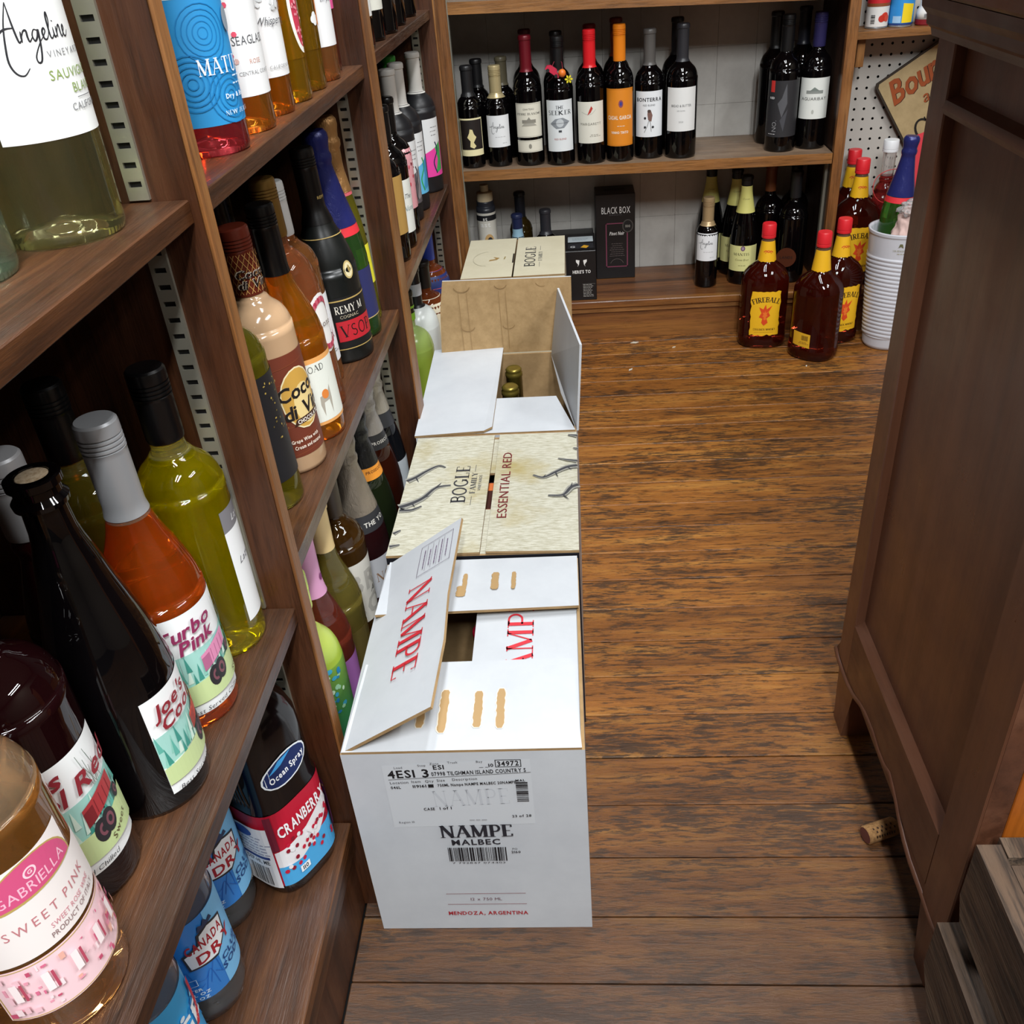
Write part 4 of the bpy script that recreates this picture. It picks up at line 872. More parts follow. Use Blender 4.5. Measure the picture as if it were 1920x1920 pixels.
# ================================================================== bay 1, middle shelf
Z = 0.494
bottle('rose wine bottle with grey screw cap and pink truck label, middle shelf', -0.351, 0.573, Z, 70, 'burgundy', 0.0385, 0.282, gl('f7520c', 'f7c9a0', 0.200, 0.9), ('screw', flat('a9abae', 0.34, 0.35), 0.203), [(0.016, 0.120, 66, 'e9ecec', a_truck([('Turbo', -0.19, 0.80, 0.018), ('Pink', -0.11, 0.67, 0.018)], '8a2a55', 'd98ab0', 'b0658a', -0.08))])
bottle('black sparkling wine bottle with exposed cork and red truck label', -0.352, 0.486, Z, 96, 'champ', 0.042, 0.288, DARK, ('ring', DARK, 0.25), [(0.018, 0.112, 52, 'e9ecec', a_truck([("Joe's", -0.2, 0.82, 0.017), ('Cool', -0.16, 0.68, 0.017)], '8a2530', 'c8452f', '9a2f22', 0.02))])
bottle('yellow wine bottle with black screw cap and side label by the upright', -0.349, 0.662, Z, 112, 'bordeaux', 0.0370, 0.282, gl('f0d800', 'f5ec90', 0.205, 0.93), ('screw', BLACKCAP, 0.218), [(0.030, 0.128, 48, 'e6e8e8', a_text(('Lazy', 0.62, 0.010, '6a6a70', 'r', None, 0.35, -0.2),)), (0.128, 0.150, 48, '77767a', a_text(("Layton's", 0.3, 0.009, 'e8e8e8', 'r', 0.035, 0.3),))])
bottle('yellow wine bottle with black screw cap in the dark back row', -0.425, 0.640, Z, 60, 'bordeaux', 0.0370, 0.282, gl('b09a20', 'd0c060', 0.205, 0.9), ('screw', BLACKCAP, 0.215))
bottle('dark red wine bottle with pale cap at the left picture edge', -0.409, 0.538, Z, 60, 'burgundy', 0.0285, 0.275, gl('3a0c10', trans=0.5), ('screw', flat('b8b8ba', 0.35, 0.3), 0.21))
bottle('dark red wine bottle with white label and red truck', -0.377, 0.404, Z, 50, 'bordeaux', 0.0415, 0.285, gl('1a0608', trans=0.3), ('screw', BLACKCAP, 0.22), [(0.030, 0.135, 66, 'e9ecec', a_truck([("Joe's", -0.18, 0.82, 0.021), ('Cool Red', 0.02, 0.68, 0.021)], '8a2530', 'a8363a', '7a2228', 0.12))])
def a_gab(p, w_, h): p.text('SWEET PINK', 0.02 * w_, h * 0.52, 0.0105, 'c07a80', 'r', gap=0.3, width=w_ * 0.58, rot=0.0); p.text('SWEET ROSE WINE', 0.14 * w_, h * 0.28, 0.006, 'd08a95', 'r', width=0.036); p.text('PRODUCT OF ITALY', 0.14 * w_, h * 0.12, 0.006, '8a6a6a', 'r', width=0.040)
def a_gabtop(p, w_, h): p.poly([(-0.020 + 0.044 * (k / 16) - 0.022 * 0, 0.0) for k in (0,)] + [(0.030 * math.cos(t), 0.001 + (h * 0.95) * math.sin(t)) for t in [PI * k / 16 for k in range(17)]], 'b9a05a'); p.poly([(0.0285 * math.cos(t), 0.002 + (h * 0.88) * math.sin(t)) for t in [PI * k / 16 for k in range(17)]], 'd0527f'); p.text('GABRIELLA', 0, h * 0.18, 0.011, 'f0b9cc', 'r', width=0.046); p.ell(0, h * 0.62, 0.004, 0.004, 'f0d0da'); p.ell(0, h * 0.62, 0.0028, 0.0028, 'd0527f'); p.text('G', 0, h * 0.58, 0.004, 'f0d0da', 'b')
def a_gabpic(p, w_, h):
    rr = random.Random(4); p.frame(-w_ / 2 + 0.001, 0.001, w_ / 2 - 0.001, h - 0.001, 0.0008, 'b9a05a')
    for k in range(60): u = w_ * rr.uniform(-0.46, 0.46); v = h * rr.uniform(0.1, 0.88); a = rr.uniform(0.001, 0.004); q = rr.uniform(0.001, 0.007); p.rect(u, v, min(u + a, w_ * .48), min(v + q, h * .94), rr.choice(('e79db0', 'd76f8f', 'f6dfe2', 'c2506f', 'f0c3cc', 'e8b0a0')))
    for k in range(5): u = -w_ * 0.38 + k * w_ * 0.17; p.rect(u, h * 0.45, u + 0.004, h * 0.8, 'f8eaea'); p.rect(u + 0.005, h * 0.45, u + 0.0065, h * 0.78, 'b5485f')
bottle('amber rose wine bottle with pink oval and villa label, nearest the camera', -0.353, 0.320, Z, 64, 'bordeaux', 0.0425, 0.29, gl('c8772c', 'e8c9a0', 0.178, 0.9), ('screw', flat('d0527f', 0.4), 0.22), [(0.030, 0.078, 66, 'f0cdd3', a_gabpic), (0.081, 0.123, 68, 'ece5e2', a_gab), (0.123, 0.152, 40, 'ece5e2', a_gabtop)])
# ================================================================== bay 1, bottom shelf
Z = 0.163
def cola(label, x, y, face, cols, art):
    t = thing('soda_bottle', label, 'bottle', (x, y, Z), math.radians(face)); R = 0.039; b = MB()
    P = [(0, 0.006), (R * 0.6, 0.0), (R * 0.9, 0.004), (R, 0.02), (R * 0.985, 0.045), (R, 0.05), (R, 0.155), (R * 0.985, 0.16), (R, 0.17), (R * 0.96, 0.195), (R * 0.8, 0.225), (R * 0.5, 0.25), (0.013, 0.265), (0.013, 0.29), (0, 0.29)]
    b.lathe(P, 32); b.build('plastic_body', gl('e6edf0', trans=0.95), t, smooth=True)
    b = MB(); b.lathe([(0.0145, 0.278), (0.0150, 0.28), (0.0150, 0.297), (0.0135, 0.299), (0, 0.299)], 24); b.build('cap', flat('2f7fd0', 0.4), t, auto=True)
    mp = Cyl(lambda z: R, R, 0.045); n = 40; V = []; F = []; h = 0.112
    for i in range(n + 1): a = -PI * R + 2 * PI * R * i / n; V += [mp(a, 0, 0.0005), mp(a, h, 0.0005)]
    F = [(2 * i, 2 * i + 2, 2 * i + 3, 2 * i + 1) for i in range(n)]
    lo = mesh('label', V, F, flat(cols[0], 0.35), t, True); p = Print(mp, 0.0007); art(p, h); p.build('label_print', lo)
    return t
def a_dry(p, h):
    p.rect(0.004, 0.0, 0.065, h, '7cc0ee')
    for k in range(9): p.line([(-0.06 + 0.007 * k, 0.01 + 0.011 * (k % 3)), (-0.05 + 0.007 * k, 0.02 + 0.01 * (k % 4)), (-0.04 + 0.006 * k, 0.012 + 0.012 * (k % 3))], 0.0006, '1b63b8', True)
    p.poly([(-0.024, 0.050), (0.004, 0.046), (0.02, 0.062), (0.022, 0.088), (0.004, 0.096), (-0.008, 0.092), (-0.010, 0.08), (-0.026, 0.074)], '2a2a2e')
    p.poly([(-0.022, 0.052), (0.004, 0.049), (0.018, 0.063), (0.020, 0.086), (0.004, 0.093), (-0.006, 0.089), (-0.008, 0.078), (-0.024, 0.071)], 'eef2f4')
    p.text('CANADA', -0.002, 0.072, 0.017, 'a81e2c', 'b', width=0.04); p.text('DRY', 0.006, 0.053, 0.019, 'a81e2c', 'b'); p.poly([(-0.006, 0.094), (0.012, 0.096), (0.010, 0.102), (0.006, 0.099), (0.003, 0.105), (0.0, 0.099), (-0.004, 0.102)], '2a3a5a')
    p.text('CLUB', 0.021, 0.033, 0.0115, '16427f', 'b'); p.text('SODA', 0.021, 0.022, 0.0115, '16427f', 'b'); p.text('1 LITER', -0.03, 0.018, 0.006, 'd8ecf8', 'b'); p.text('33.8 FL OZ', -0.03, 0.011, 0.006, 'd8ecf8', 'b'); p.text('1.8 FL OZ', -0.03, 0.004, 0.006, 'd8ecf8', 'b'); p.frame(-0.036, 0.027, -0.022, 0.037, 0.0006, 'd8ecf8')
cola('clear soda bottle with blue label and red lettering, second from the jug', -0.398, 0.497, 60, ('2f80cf',), a_dry)
cola('clear soda bottle with blue label and red lettering, next to the juice jug', -0.4135, 0.590, 60, ('2f80cf',), a_dry)
def a_age(p, h):
    for k in range(30): rr = random.Random(k); p.ell(rr.uniform(-0.05, 0.06), rr.uniform(0.0, h * 0.9), 0.003, 0.003, rr.choice(('8fd3f4', 'e8f6fc', '2a8fd0')), 8)
    p.text('AGE', 0.0, 0.055, 0.032, 'f2f8fb', 'b'); p.line([(0.02, 0.05), (0.03, 0.07), (0.032, 0.1)], 0.006, 'd0303a', True)
cola('clear seltzer bottle with light blue label at the bottom edge', -0.398, 0.410, 66, ('37a9e6',), a_age)
# juice jug
t = thing('juice_jug', 'dark cranberry juice jug with red and blue label on the bottom shelf', 'jug', (-0.350, 0.651, Z), math.radians(60))
rx, ry = 0.045, 0.042; b = MB(); S = [(0.0, rx * .88, ry * .86, 3.2), (0.007, rx * .97, ry * .96, 3.2), (0.022, rx, ry, 3.4), (0.139, rx, ry, 3.4), (0.145, rx * .97, ry * .96, 3.2), (0.205, rx * .97, ry * .97, 3), (0.23, rx * .95, ry * .95, 2.8), (0.25, rx * .84, ry * .85, 2.4), (0.266, rx * .64, ry * .68, 2.1), (0.276, 0.022, 0.022, 2), (0.288, 0.02, 0.02, 2)]
b.loft(S, 48); b.build('plastic_body', flat('0b0607', 0.12, spec=0.6), t, smooth=True)
for k in range(5):
    b = MB(); a0 = -0.052 - k * 0.0052; ml = Loft(rx * .965, ry * .965, 3.0); b.tube([tuple(ml(a0 - 0.004 * math.sin(q * PI), 0.148 + 0.078 * q, 0.0005)) for q in [i / 8 for i in range(9)]], 0.0018, 6); b.build('grip_rib', flat('0b0607', 0.12, spec=0.6), t, smooth=True)
b = MB(); b.lathe([(0.022, 0.278), (0.023, 0.279), (0.023, 0.298), (0.021, 0.300), (0, 0.300)], 32); b.build('cap', flat('101012', 0.4), t, auto=True)
mp = Loft(rx, ry, 3.4, 0.022); mp.kv = 1.22; h = 0.094; p = Print(mp, 0.0006); p.rect(-0.12, 0, 0.075, h, 'b8122f'); lo = p.build('label', t)
p = Print(mp, 0.0011); p.poly([(-0.042, 0.0), (0.045, 0.0), (0.045, 0.036), (0.015, 0.036), (-0.02, 0.024), (-0.042, 0.028)], '49a6dd'); p.poly([(-0.042, 0.026), (-0.015, 0.024), (0.015, 0.034), (0.04, 0.056), (0.034, 0.070), (0.0, 0.054), (-0.042, 0.046)], 'e6e4e6')
for k in range(40): rr = random.Random(k); p.ell(rr.uniform(-0.036, 0.034), rr.uniform(0.016, 0.056), 0.0024, 0.0026, rr.choice(('c01838', '8a0f28', 'e6e4e6', 'c01838')), 8)
p.text('CRANBERRY', 0.0, 0.066, 0.019, 'f0eef0', 'b', width=0.066, rot=0.05); p.rect(-0.12, 0.0, -0.043, 0.080, 'e9e9ea'); p.rect(-0.043, 0.05, -0.036, h, '6a1028'); p.text('DEP-HI, ME', -0.064, 0.032, 0.0075, '333338', 'b', width=0.03); p.bars(-0.078, 0.003, -0.052, 0.028, '222226', 16, 3); p.small(-0.066, 0.066, 0.036, 6, '8a8aa0', 0.0042); p.ell(-0.074, 0.072, 0.014, 0.006, '2f4f9a'); p.rect(-0.09, 0.0395, -0.047, 0.043, '2a3a7a')
p.poly([(0.034, 0.020), (0.075, 0.020), (0.075, 0.072), (0.040, 0.066)], '4a1a45'); p.small(0.056, 0.058, 0.024, 5, 'd0b040', 0.006, 0.0022); p.rect(-0.022, 0.010, -0.010, 0.018, 'eef2f4'); p.text('110', -0.016, 0.0115, 0.007, '20202a', 'b')
p.build('label_print', lo)
p = Print(Loft(rx * .97, ry * .97, 3, 0.150), 0.0010); p.ell(-0.002, 0.032, 0.031, 0.020, 'e8eef2', rot=0.12); p.ell(-0.002, 0.032, 0.029, 0.018, '12275a', rot=0.12); p.poly([(-0.024, 0.036), (-0.010, 0.047), (0.008, 0.049), (-0.008, 0.040)], '3f9fe0'); p.text('Ocean Spray', 0.0, 0.026, 0.012, 'f2f4f6', 'b', width=0.048, rot=0.12); p.build('emblem', t)

# ================================================================== bay 2, top shelf
Z = 0.892; WC = flat('dcdcd8', 0.4); PK = flat('e08aa0', 0.4)
def a_rings(p, w_, h):
    p.rect(-w_ / 2, h - 0.002, w_ / 2, h, 'dfeaf2')
    for cu, cv in ((-0.012, 0.72), (0.004, 0.22), (-0.03, 0.35)):
        for k in range(1, 6): p.line(arc(cu, cv * h, 0.0045 * k, 0.0045 * k, 0, 360, 22), 0.0008, '1277b5')
    p.text('MATUA', 0.002, 0.40 * h, 0.018, 'f2f4f6', 's', width=0.052); p.small(0.016, 0.36 * h, 0.02, 2, 'cfe4f2', 0.006); p.text('Dry & Bright', 0.013, 0.20 * h, 0.0055, 'e8f2fa', 'b'); p.text('NEW ZEALAND', 0.012, 0.07 * h, 0.0052, 'cfe4f2', 's', width=0.04); p.ell(0.018, 0.80 * h, 0.006, 0.010, '8a95a0')
bottle('pink wine bottle with bright blue ringed label on the upper shelf', -0.338, 0.889, Z, 64, 'bordeaux', 0.0375, 0.30, gl('d83038', trans=0.9), ('screw', WC, 0.22), [(0.026, 0.128, 74, '2b8fcb', a_rings)])
bottle('rose wine bottle with plain white label, right of the blue label', -0.338, 0.984, Z, 66, 'bordeaux', 0.0370, 0.30, gl('f0801a', trans=0.9), ('screw', WC, 0.22), [(0.034, 0.128, 70, 'ebecec', both(a_text(('SEAGLASS', 0.48, 0.011, '55565a', 'r', 0.044), ('ROSE', 0.30, 0.006, 'd0a090', 'r'), ('CENTRAL COAST', 0.2, 0.005, '9a9a9a', 'r')), petals(('e0526a', 'd8b0a8'), 5, 3, 0.002, 0.003, (-0.3, -0.2, 0.3, 0.9))))])
bottle('rose wine bottle with grey leaf sketch and script on white label', -0.340, 1.072, Z, 66, 'bordeaux', 0.0368, 0.30, gl('f07a10', trans=0.9), ('screw', WC, 0.22), [(0.038, 0.14, 70, 'ebecec', both(petals(('d8dada', 'c9cccc'), 26, 9, 0.002, 0.005, (-0.35, 0.35, 0.6, 0.98)), a_text(('Whispering', 0.48, 0.011, '4a4b50', 'r', 0.044, 0.45), ('CALIFORNIA', 0.08, 0.005, '9a9a9a', 'r'))))])
def a_fruit(p, w_, h):
    p.poly([(0.010 + 0.018 * math.cos(t), h * 0.5 + h * 0.46 * math.sin(t)) for t in [PI / 2 + PI * k / 18 for k in range(19)]], 'eceae2'); p.poly([(0.010 + 0.013 * math.cos(t), h * 0.5 + h * 0.40 * math.sin(t)) for t in [PI / 2 + PI * k / 18 for k in range(19)]], 'c43a52')
    rr = random.Random(2)
    for k in range(26): a = PI / 2 + PI * rr.random(); q = rr.uniform(0.2, 0.95); p.ell(0.010 + 0.013 * q * math.cos(a), h * 0.5 + h * 0.4 * q * math.sin(a), 0.0012, 0.0016, 'e8a0aa', 6)
YG = gl('e0a010', trans=0.9)
def fruit_bottle(label, y, art, g): return bottle(label, -0.338, y, Z, 70, 'bordeaux', 0.0365, 0.30, g, ('screw', WC, 0.23), [(0.045, 0.15, 60, g, art)])
fruit_bottle('golden wine bottle printed with a pink grapefruit slice', 1.149, a_fruit, YG)
def a_cloud(p, w_, h):
    for (u, v) in ((-0.004, 0.7), (0.006, 0.30)):
        for du, dv, r in ((-0.004, 0, 0.004), (0, 0.003, 0.005), (0.005, 0, 0.004), (0.001, -0.002, 0.005)): p.ell(u + du, v * h + dv, r, r, 'eef0f0')
    p.poly([(0.012, 0.25 * h), (0.022, 0.2 * h), (0.024, 0.8 * h), (0.014, 0.85 * h)], 'd97a2a'); p.ell(0.016, 0.9 * h, 0.006, 0.008, 'd8432a')
fruit_bottle('golden wine bottle printed with small white clouds', 1.225, a_cloud, gl('c89010', trans=0.9))
bottle('pale rose wine bottle with white label and twin black waves', -0.336, 1.30, Z, 70, 'bordeaux', 0.0368, 0.30, gl('f09040', trans=0.9), ('screw', WC, 0.22), [(0.040, 0.15, 66, 'e8e9ea', lambda p, w_, h: (p.line([(-0.008, 0.74 * h), (0.0, 0.72 * h), (0.008, 0.76 * h)], 0.003, '3a3530', True), p.line([(-0.006, 0.67 * h), (0.002, 0.65 * h), (0.01, 0.69 * h)], 0.003, '8a7a4a', True), p.text('en plein', 0.004, 0.45 * h, 0.009, '8a8a8e', 'r', shear=0.4)))])
bottle('rose wine bottle with hot pink label beside the second upright', -0.350, 1.378, Z, 70, 'bordeaux', 0.0366, 0.30, gl('b04a30', trans=0.9), ('screw', PK, 0.22), [(0.075, 0.16, 66, 'e85a9a')])
# ================================================================== bay 2, middle shelf
Z = 0.53
_bottle = bottle
def bottle(label, x, y, z, *a, **k): return _bottle(label, x, y, z - (-0.293 - x) * math.tan(TILT), *a, tilt=-2.6, **k)
bottle('olive wine bottle with black label half hidden by the first upright', -0.350, 0.853, Z, 58, 'bordeaux', 0.0370, 0.283, gl('a89818', trans=0.88), ('screw', BLACKCAP, 0.22), [(0.035, 0.155, 76, '1d1d20', petals(('b59a4a', '6a5a2a'), 24, 8, 0.0008, 0.0016, (0.0, 0.3, 0.4, 0.95)))])
def a_cocoa(p, w_, h):
    for k in range(7): p.line([(-w_ / 2, h * k / 7), (w_ / 2, h * k / 7 + 0.01)], 0.0005, '8a4a2c')
    p.ell(0.006, h * 0.56, 0.026, h * 0.30, 'e8d9b0'); p.ell(0.006, h * 0.56, 0.0245, h * 0.285, 'c79a45'); p.ell(0.010, h * 0.5, 0.016, h * 0.2, 'e2c98a')
    for c_, d in (('f2ece0', 0.0012), ('1b1513', 0.0)):
        p.text('Cocoa', 0.008, h * 0.585, 0.0235, c_, 'b', shear=0.15, gap=0.02, rot=0.08); p.text('di Vine', 0.012, h * 0.40, 0.0235, c_, 'b', shear=0.15, gap=0.02, rot=0.08)
    p.poly([(-0.012, h * 0.315), (0.03, h * 0.34), (0.03, h * 0.40), (-0.008, h * 0.375)], '3b1f14'); p.text('CHOCOLATE', 0.01, h * 0.333, 0.007, 'f0e8da', 'b', rot=0.05, width=0.034); p.text('Grape Wine with', -0.002, h * 0.15, 0.0062, 'f0e0cf', 'b', width=0.036); p.text('Cream and natural', 0.0, h * 0.085, 0.0062, 'f0e0cf', 'b', width=0.036)
def a_cocoacap(p, H):
    for k in range(-8, 9): p.line([(k * 0.0055, H - 0.068), (k * 0.0055 + 0.02, H - 0.026)], 0.0005, 'd8a860'); p.line([(k * 0.0055 + 0.02, H - 0.068), (k * 0.0055, H - 0.026)], 0.0005, 'd8a860')
    p.text('Cocoa', 0.0, H - 0.051, 0.013, 'e8dcc8', 'b', shear=0.2, gap=0.02); p.text('di Vine', 0.001, H - 0.062, 0.013, 'e8dcc8', 'b', shear=0.2, gap=0.02); p.text('Cocoa', 0.0004, H - 0.0512, 0.0125, '241511', 'b', shear=0.2, gap=0.02); p.text('di Vine', 0.0014, H - 0.0622, 0.0125, '241511', 'b', shear=0.2, gap=0.02)
CAPBR = flat('6a2a1c', 0.28)
bottle('cream coloured chocolate wine bottle with brown cap and cocoa label', -0.343, 0.938, Z, 52, 'bordeaux', 0.0372, 0.281, flat('b79674', 0.12), ('screw', CAPBR, 0.210, a_cocoacap), [(0.022, 0.145, 80, '6e3220', a_cocoa)], rn=0.0152)
bottle('orange wine bottle with black screw cap and horse sketch label', -0.335, 1.0135, Z, 58, 'burgundy', 0.0372, 0.283, gl('f58210', trans=0.9), ('screw', BLACKCAP, 0.205), [(0.022, 0.108, 62, 'e2a25c', lambda p, w_, h: (p.rect(-w_ / 2, 0.004, w_ / 2, h - 0.006, 'dfe2d8'), p.text('TOAD', -0.012, 0.80 * h, 0.011, '44443f', 's', width=0.028), p.poly([(-0.012, 0.42 * h), (0.0, 0.46 * h), (0.006, 0.60 * h), (0.009, 0.66 * h), (0.004, 0.55 * h), (0.004, 0.35 * h), (0.002, 0.12 * h), (0.0, 0.34 * h), (-0.008, 0.32 * h), (-0.010, 0.12 * h), (-0.013, 0.3 * h)], 'a9a294'), p.ell(-0.004, 0.44 * h, 0.005, 0.006, 'd9803a')))])
def a_rseal(p, w_, h):
    p.ell(0.004, h * 0.5, 0.028, h * 0.48, 'e8e6e2')
    for k in range(36): a = 2 * PI * k / 36; p.ell(0.004 + 0.022 * math.cos(a), h * 0.5 + h * 0.38 * math.sin(a), 0.0032, 0.004, ('a8324a', 'c05a6a')[k % 2], 7)
    p.text('Rose', 0.002, h * 0.46, 0.012, '6a5a52', 'r')
GOLDC = flat('8a6a35', 0.32, 0.55)
bottle('round shouldered rose bottle with bronze cap and red wreath label', -0.352, 1.091, Z, 70, 'round', 0.0385, 0.293, gl('d8703a', trans=0.86), ('screw', GOLDC, 0.225), [(0.075, 0.155, 64, gl('d8703a', trans=0.86), a_rseal)])
bottle('rose wine bottle with white cap and white bird label', -0.368, 1.168, Z, 66, 'bordeaux', 0.0366, 0.272, gl('e8823a', trans=0.86), ('screw', flat('d2d2d0', 0.4), 0.205), [(0.030, 0.125, 64, 'ebecee', lambda p, w_, h: (p.text('Birds', -0.008, 0.50 * h, 0.011, '9a3a3a', 'r', shear=0.4), p.line([(-0.004, 0.3 * h), (0.004, 0.45 * h), (0.012, 0.35 * h)], 0.001, '3a3a3e', True), p.small(0.0, 0.18 * h, 0.03, 2, '77777a')))])
def a_remy(p, w_, h):
    p.rect(-w_ / 2, h * 0.93, w_ / 2, h * 0.955, 'b59a5a'); p.text('REMY M', -0.012, h * 0.70, 0.015, 'e2ddcf', 's', width=0.044); p.text('COGNAC', -0.014, h * 0.60, 0.0065, 'b5aa90', 'r'); p.rect(-0.036, h * 0.16, 0.03, h * 0.55, 'b8202c'); p.text('VSOP', -0.006, h * 0.24, 0.024, '1a0a0a', 's', width=0.05); p.rect(-w_ / 2, 0.0, w_ / 2, h * 0.018, 'b59a5a')
def a_remycap(p, H): p.text('REMY M', 0.006, H - 0.065, 0.0055, 'b59a5a', 'r'); p.rect(-0.05, 0.178, 0.05, 0.1792, 'b59a5a')
bottle('matte black cognac bottle with red square label and gold seal', -0.344, 1.253, Z, 58, 'burgundy', 0.0400, 0.292, flat('121514', 0.33), ('screw', flat('0e0d0d', 0.3), 0.195, a_remycap), [(0.022, 0.098, 72, '101011', a_remy), (0.118, 0.146, 16, flat('121514', 0.33), lambda p, w_, h: (p.ell(0, h / 2, 0.0085, 0.0125, 'c2ad72'), p.ell(0, h / 2, 0.0065, 0.0100, 'ded2a8'), p.ell(0.001, h * 0.55, 0.002, 0.005, 'a08a50')))])
NAVY = foilmat('252a66', 0.2, 0.25, 0.3)
def champ_foil_band(p, H): p.rect(-0.07, 0.158, 0.07, 0.169, 'd8303a')
bottle('green sparkling wine bottle with navy foil, red band and navy label', -0.345, 1.333, Z, 60, 'champ', 0.0395, 0.298, gl('2c5a20', trans=0.8), ('champ', NAVY, 0.168), [(0.030, 0.105, 70, '2b2f5e', lambda p, w_, h: p.rect(-w_ / 2, 0, w_ / 2, 0.0015, 'c2ad72')), (0.155, 0.1675, 150, 'd8303a')])
bottle('slim yellow sparkling bottle with gold foil and pink band beside upright', -0.342, 1.3915, Z, 60, 'champ', 0.027, 0.305, gl('d8cc2a', trans=0.9), ('champ', foilmat('b98a55', 0.5), 0.20), [(0.06, 0.12, 60, 'e2da3a', lambda p, w_, h: p.ell(0, h * 0.8, 0.004, 0.005, 'd8432a')), (0.195, 0.222, 150, 'e06a72')], rn=0.013)
bottle('dark bottle with small gold flame mark behind the orange wine', -0.438, 1.150, Z, 40, 'bordeaux', 0.0365, 0.272, DARK, ('foil', flat('0d0c0c', 0.35), 0.19, lambda p, H: p.text('REMY M', 0, H - 0.06, 0.006, 'a08a50', 'r')))
bottle('dark bottle with red cap in the back row of the middle shelf', -0.446, 1.072, Z, 40, 'bordeaux', 0.0365, 0.262, DARK, ('foil', flat('9a2238', 0.35), 0.20))
bottle('dark bottle with white capsule in the back row behind the chocolate wine', -0.425, 0.995, Z, 40, 'bordeaux', 0.0365, 0.255, DARK, ('foil', flat('cfcac4', 0.4), 0.17))
bottle = _bottle
# ================================================================== bay 2, bottom shelf
Z = 0.163
def frosted(name, stops):
    m, nt, b = newmat(name); tc = nt.nodes.new('ShaderNodeTexCoord'); sp_ = nt.nodes.new('ShaderNodeSeparateXYZ'); nt.links.new(tc.outputs['Object'], sp_.inputs[0])
    mm = nt.nodes.new('ShaderNodeMapRange'); mm.inputs['From Max'].default_value = 0.22; nt.links.new(sp_.outputs[2], mm.inputs['Value']); r = ramp(nt, stops); nt.links.new(mm.outputs[0], r.inputs[0]); nt.links.new(r.outputs[0], b.inputs['Base Color']); b.inputs['Roughness'].default_value = 0.22; b.inputs['Transmission Weight'].default_value = 0.35; return m
bottle('frosted lime to teal bottle with blue petal print beside the near carton', -0.337, 0.818, Z, 62, 'round', 0.0372, 0.285, frosted('lime_teal_glass', ((0, '1f7f78'), (0.45, '4fa05a'), (0.75, 'b5cf4a'), (1, 'd5e07a'))), ('screw', flat('cfe07a', 0.4), 0.235), [(0.04, 0.16, 50, frosted('lime_teal_print', ((0, '1f7f78'), (0.4, '4fa05a'), (1, 'b5cf4a'))), petals(('9fd0a8', '2a7fb0', 'cfe8c8', '3f9fc0'), 18, 6, 0.002, 0.0045, (-0.25, 0.1, 0.3, 1.0)))])
bottle('red wine bottle with pink neck sleeve beside the lime frosted bottle', -0.346, 0.8945, Z, 60, 'burgundy', 0.0366, 0.290, gl('b03a25', trans=0.88), ('foil', flat('d99ac0', 0.4), 0.20, lambda p, H: p.ell(0.006, 0.225, 0.003, 0.005, '7a2a6a')), [(0.02, 0.10, 60, 'a86ab0')])
bottle('olive gold wine bottle with cream neck capsule on the bottom shelf', -0.346, 0.9685, Z, 60, 'burgundy', 0.0368, 0.287, gl('b09a38', trans=0.88), ('foil', flat('e2c58a', 0.4), 0.215), [(0.02, 0.09, 50, gl('c2a850', trans=0.88))])
bottle('brown wine bottle with large pale lettered label on the bottom shelf', -0.349, 1.043, Z, 66, 'bordeaux', 0.0372, 0.29, gl('5a3a12', trans=0.7), ('foil', flat('3a2a1a', 0.4), 0.22), [(0.045, 0.15, 60, 'd0ccc2', lambda p, w_, h: (p.text('BR', -0.004, 0.52 * h, 0.045, 'b0aca4', 'b'), p.text('BO', -0.004, 0.10 * h, 0.045, 'b0aca4', 'b'), p.text('Ali', 0.012, 0.42 * h, 0.014, '3a3834', 'r', shear=0.4)))])
GFOIL = foilmat('857a6c', 0.4)
bottle('dark sparkling bottle with grey brown foil neck and white label', -0.341, 1.1235, Z, 62, 'champ', 0.0425, 0.297, gl('2a0c0e', trans=0.4), ('champ', GFOIL, 0.178), [(0.035, 0.105, 52, 'b8b9bd', lambda p, w_, h: p.text('NO', -0.008, 0.4 * h, 0.022, '8a6a50', 's')), (0.15, 0.182, 140, '2b2b2e', lambda p, w_, h: p.text('THE YO', 0, 0.3 * h, 0.010, 'c9c5bc', 'b'))])
bottle('dark green sparkling bottle with orange neck label', -0.342, 1.2085, Z, 60, 'champ', 0.0420, 0.292, gl('1c2412', trans=0.4), ('champ', foilmat('141415'), 0.205), [(0.185, 0.215, 120, 'd98a2a', lambda p, w_, h: p.text('PROSECCO', 0, 0.35 * h, 0.006, '6a3a10', 'b'))])
bottle('dark amber sparkling bottle with black foil behind orange labelled one', -0.345, 1.2930, Z, 60, 'champ', 0.0420, 0.297, gl('341208', trans=0.4), ('champ', foilmat('9a948c'), 0.215), [(0.19, 0.22, 130, '202022', lambda p, w_, h: p.text('PROSECCO', 0, 0.3 * h, 0.007, 'b9b5ac', 'b'))])
bottle('dark sparkling bottle with taupe foil in the corner by the second upright', -0.348, 1.3755, Z, 60, 'champ', 0.0395, 0.292, gl('0d0e12', trans=0.2), ('champ', foilmat('a79f90'), 0.21), [(0.06, 0.12, 50, 'c2c8cc'), (0.185, 0.215, 130, '2a2b2e')])
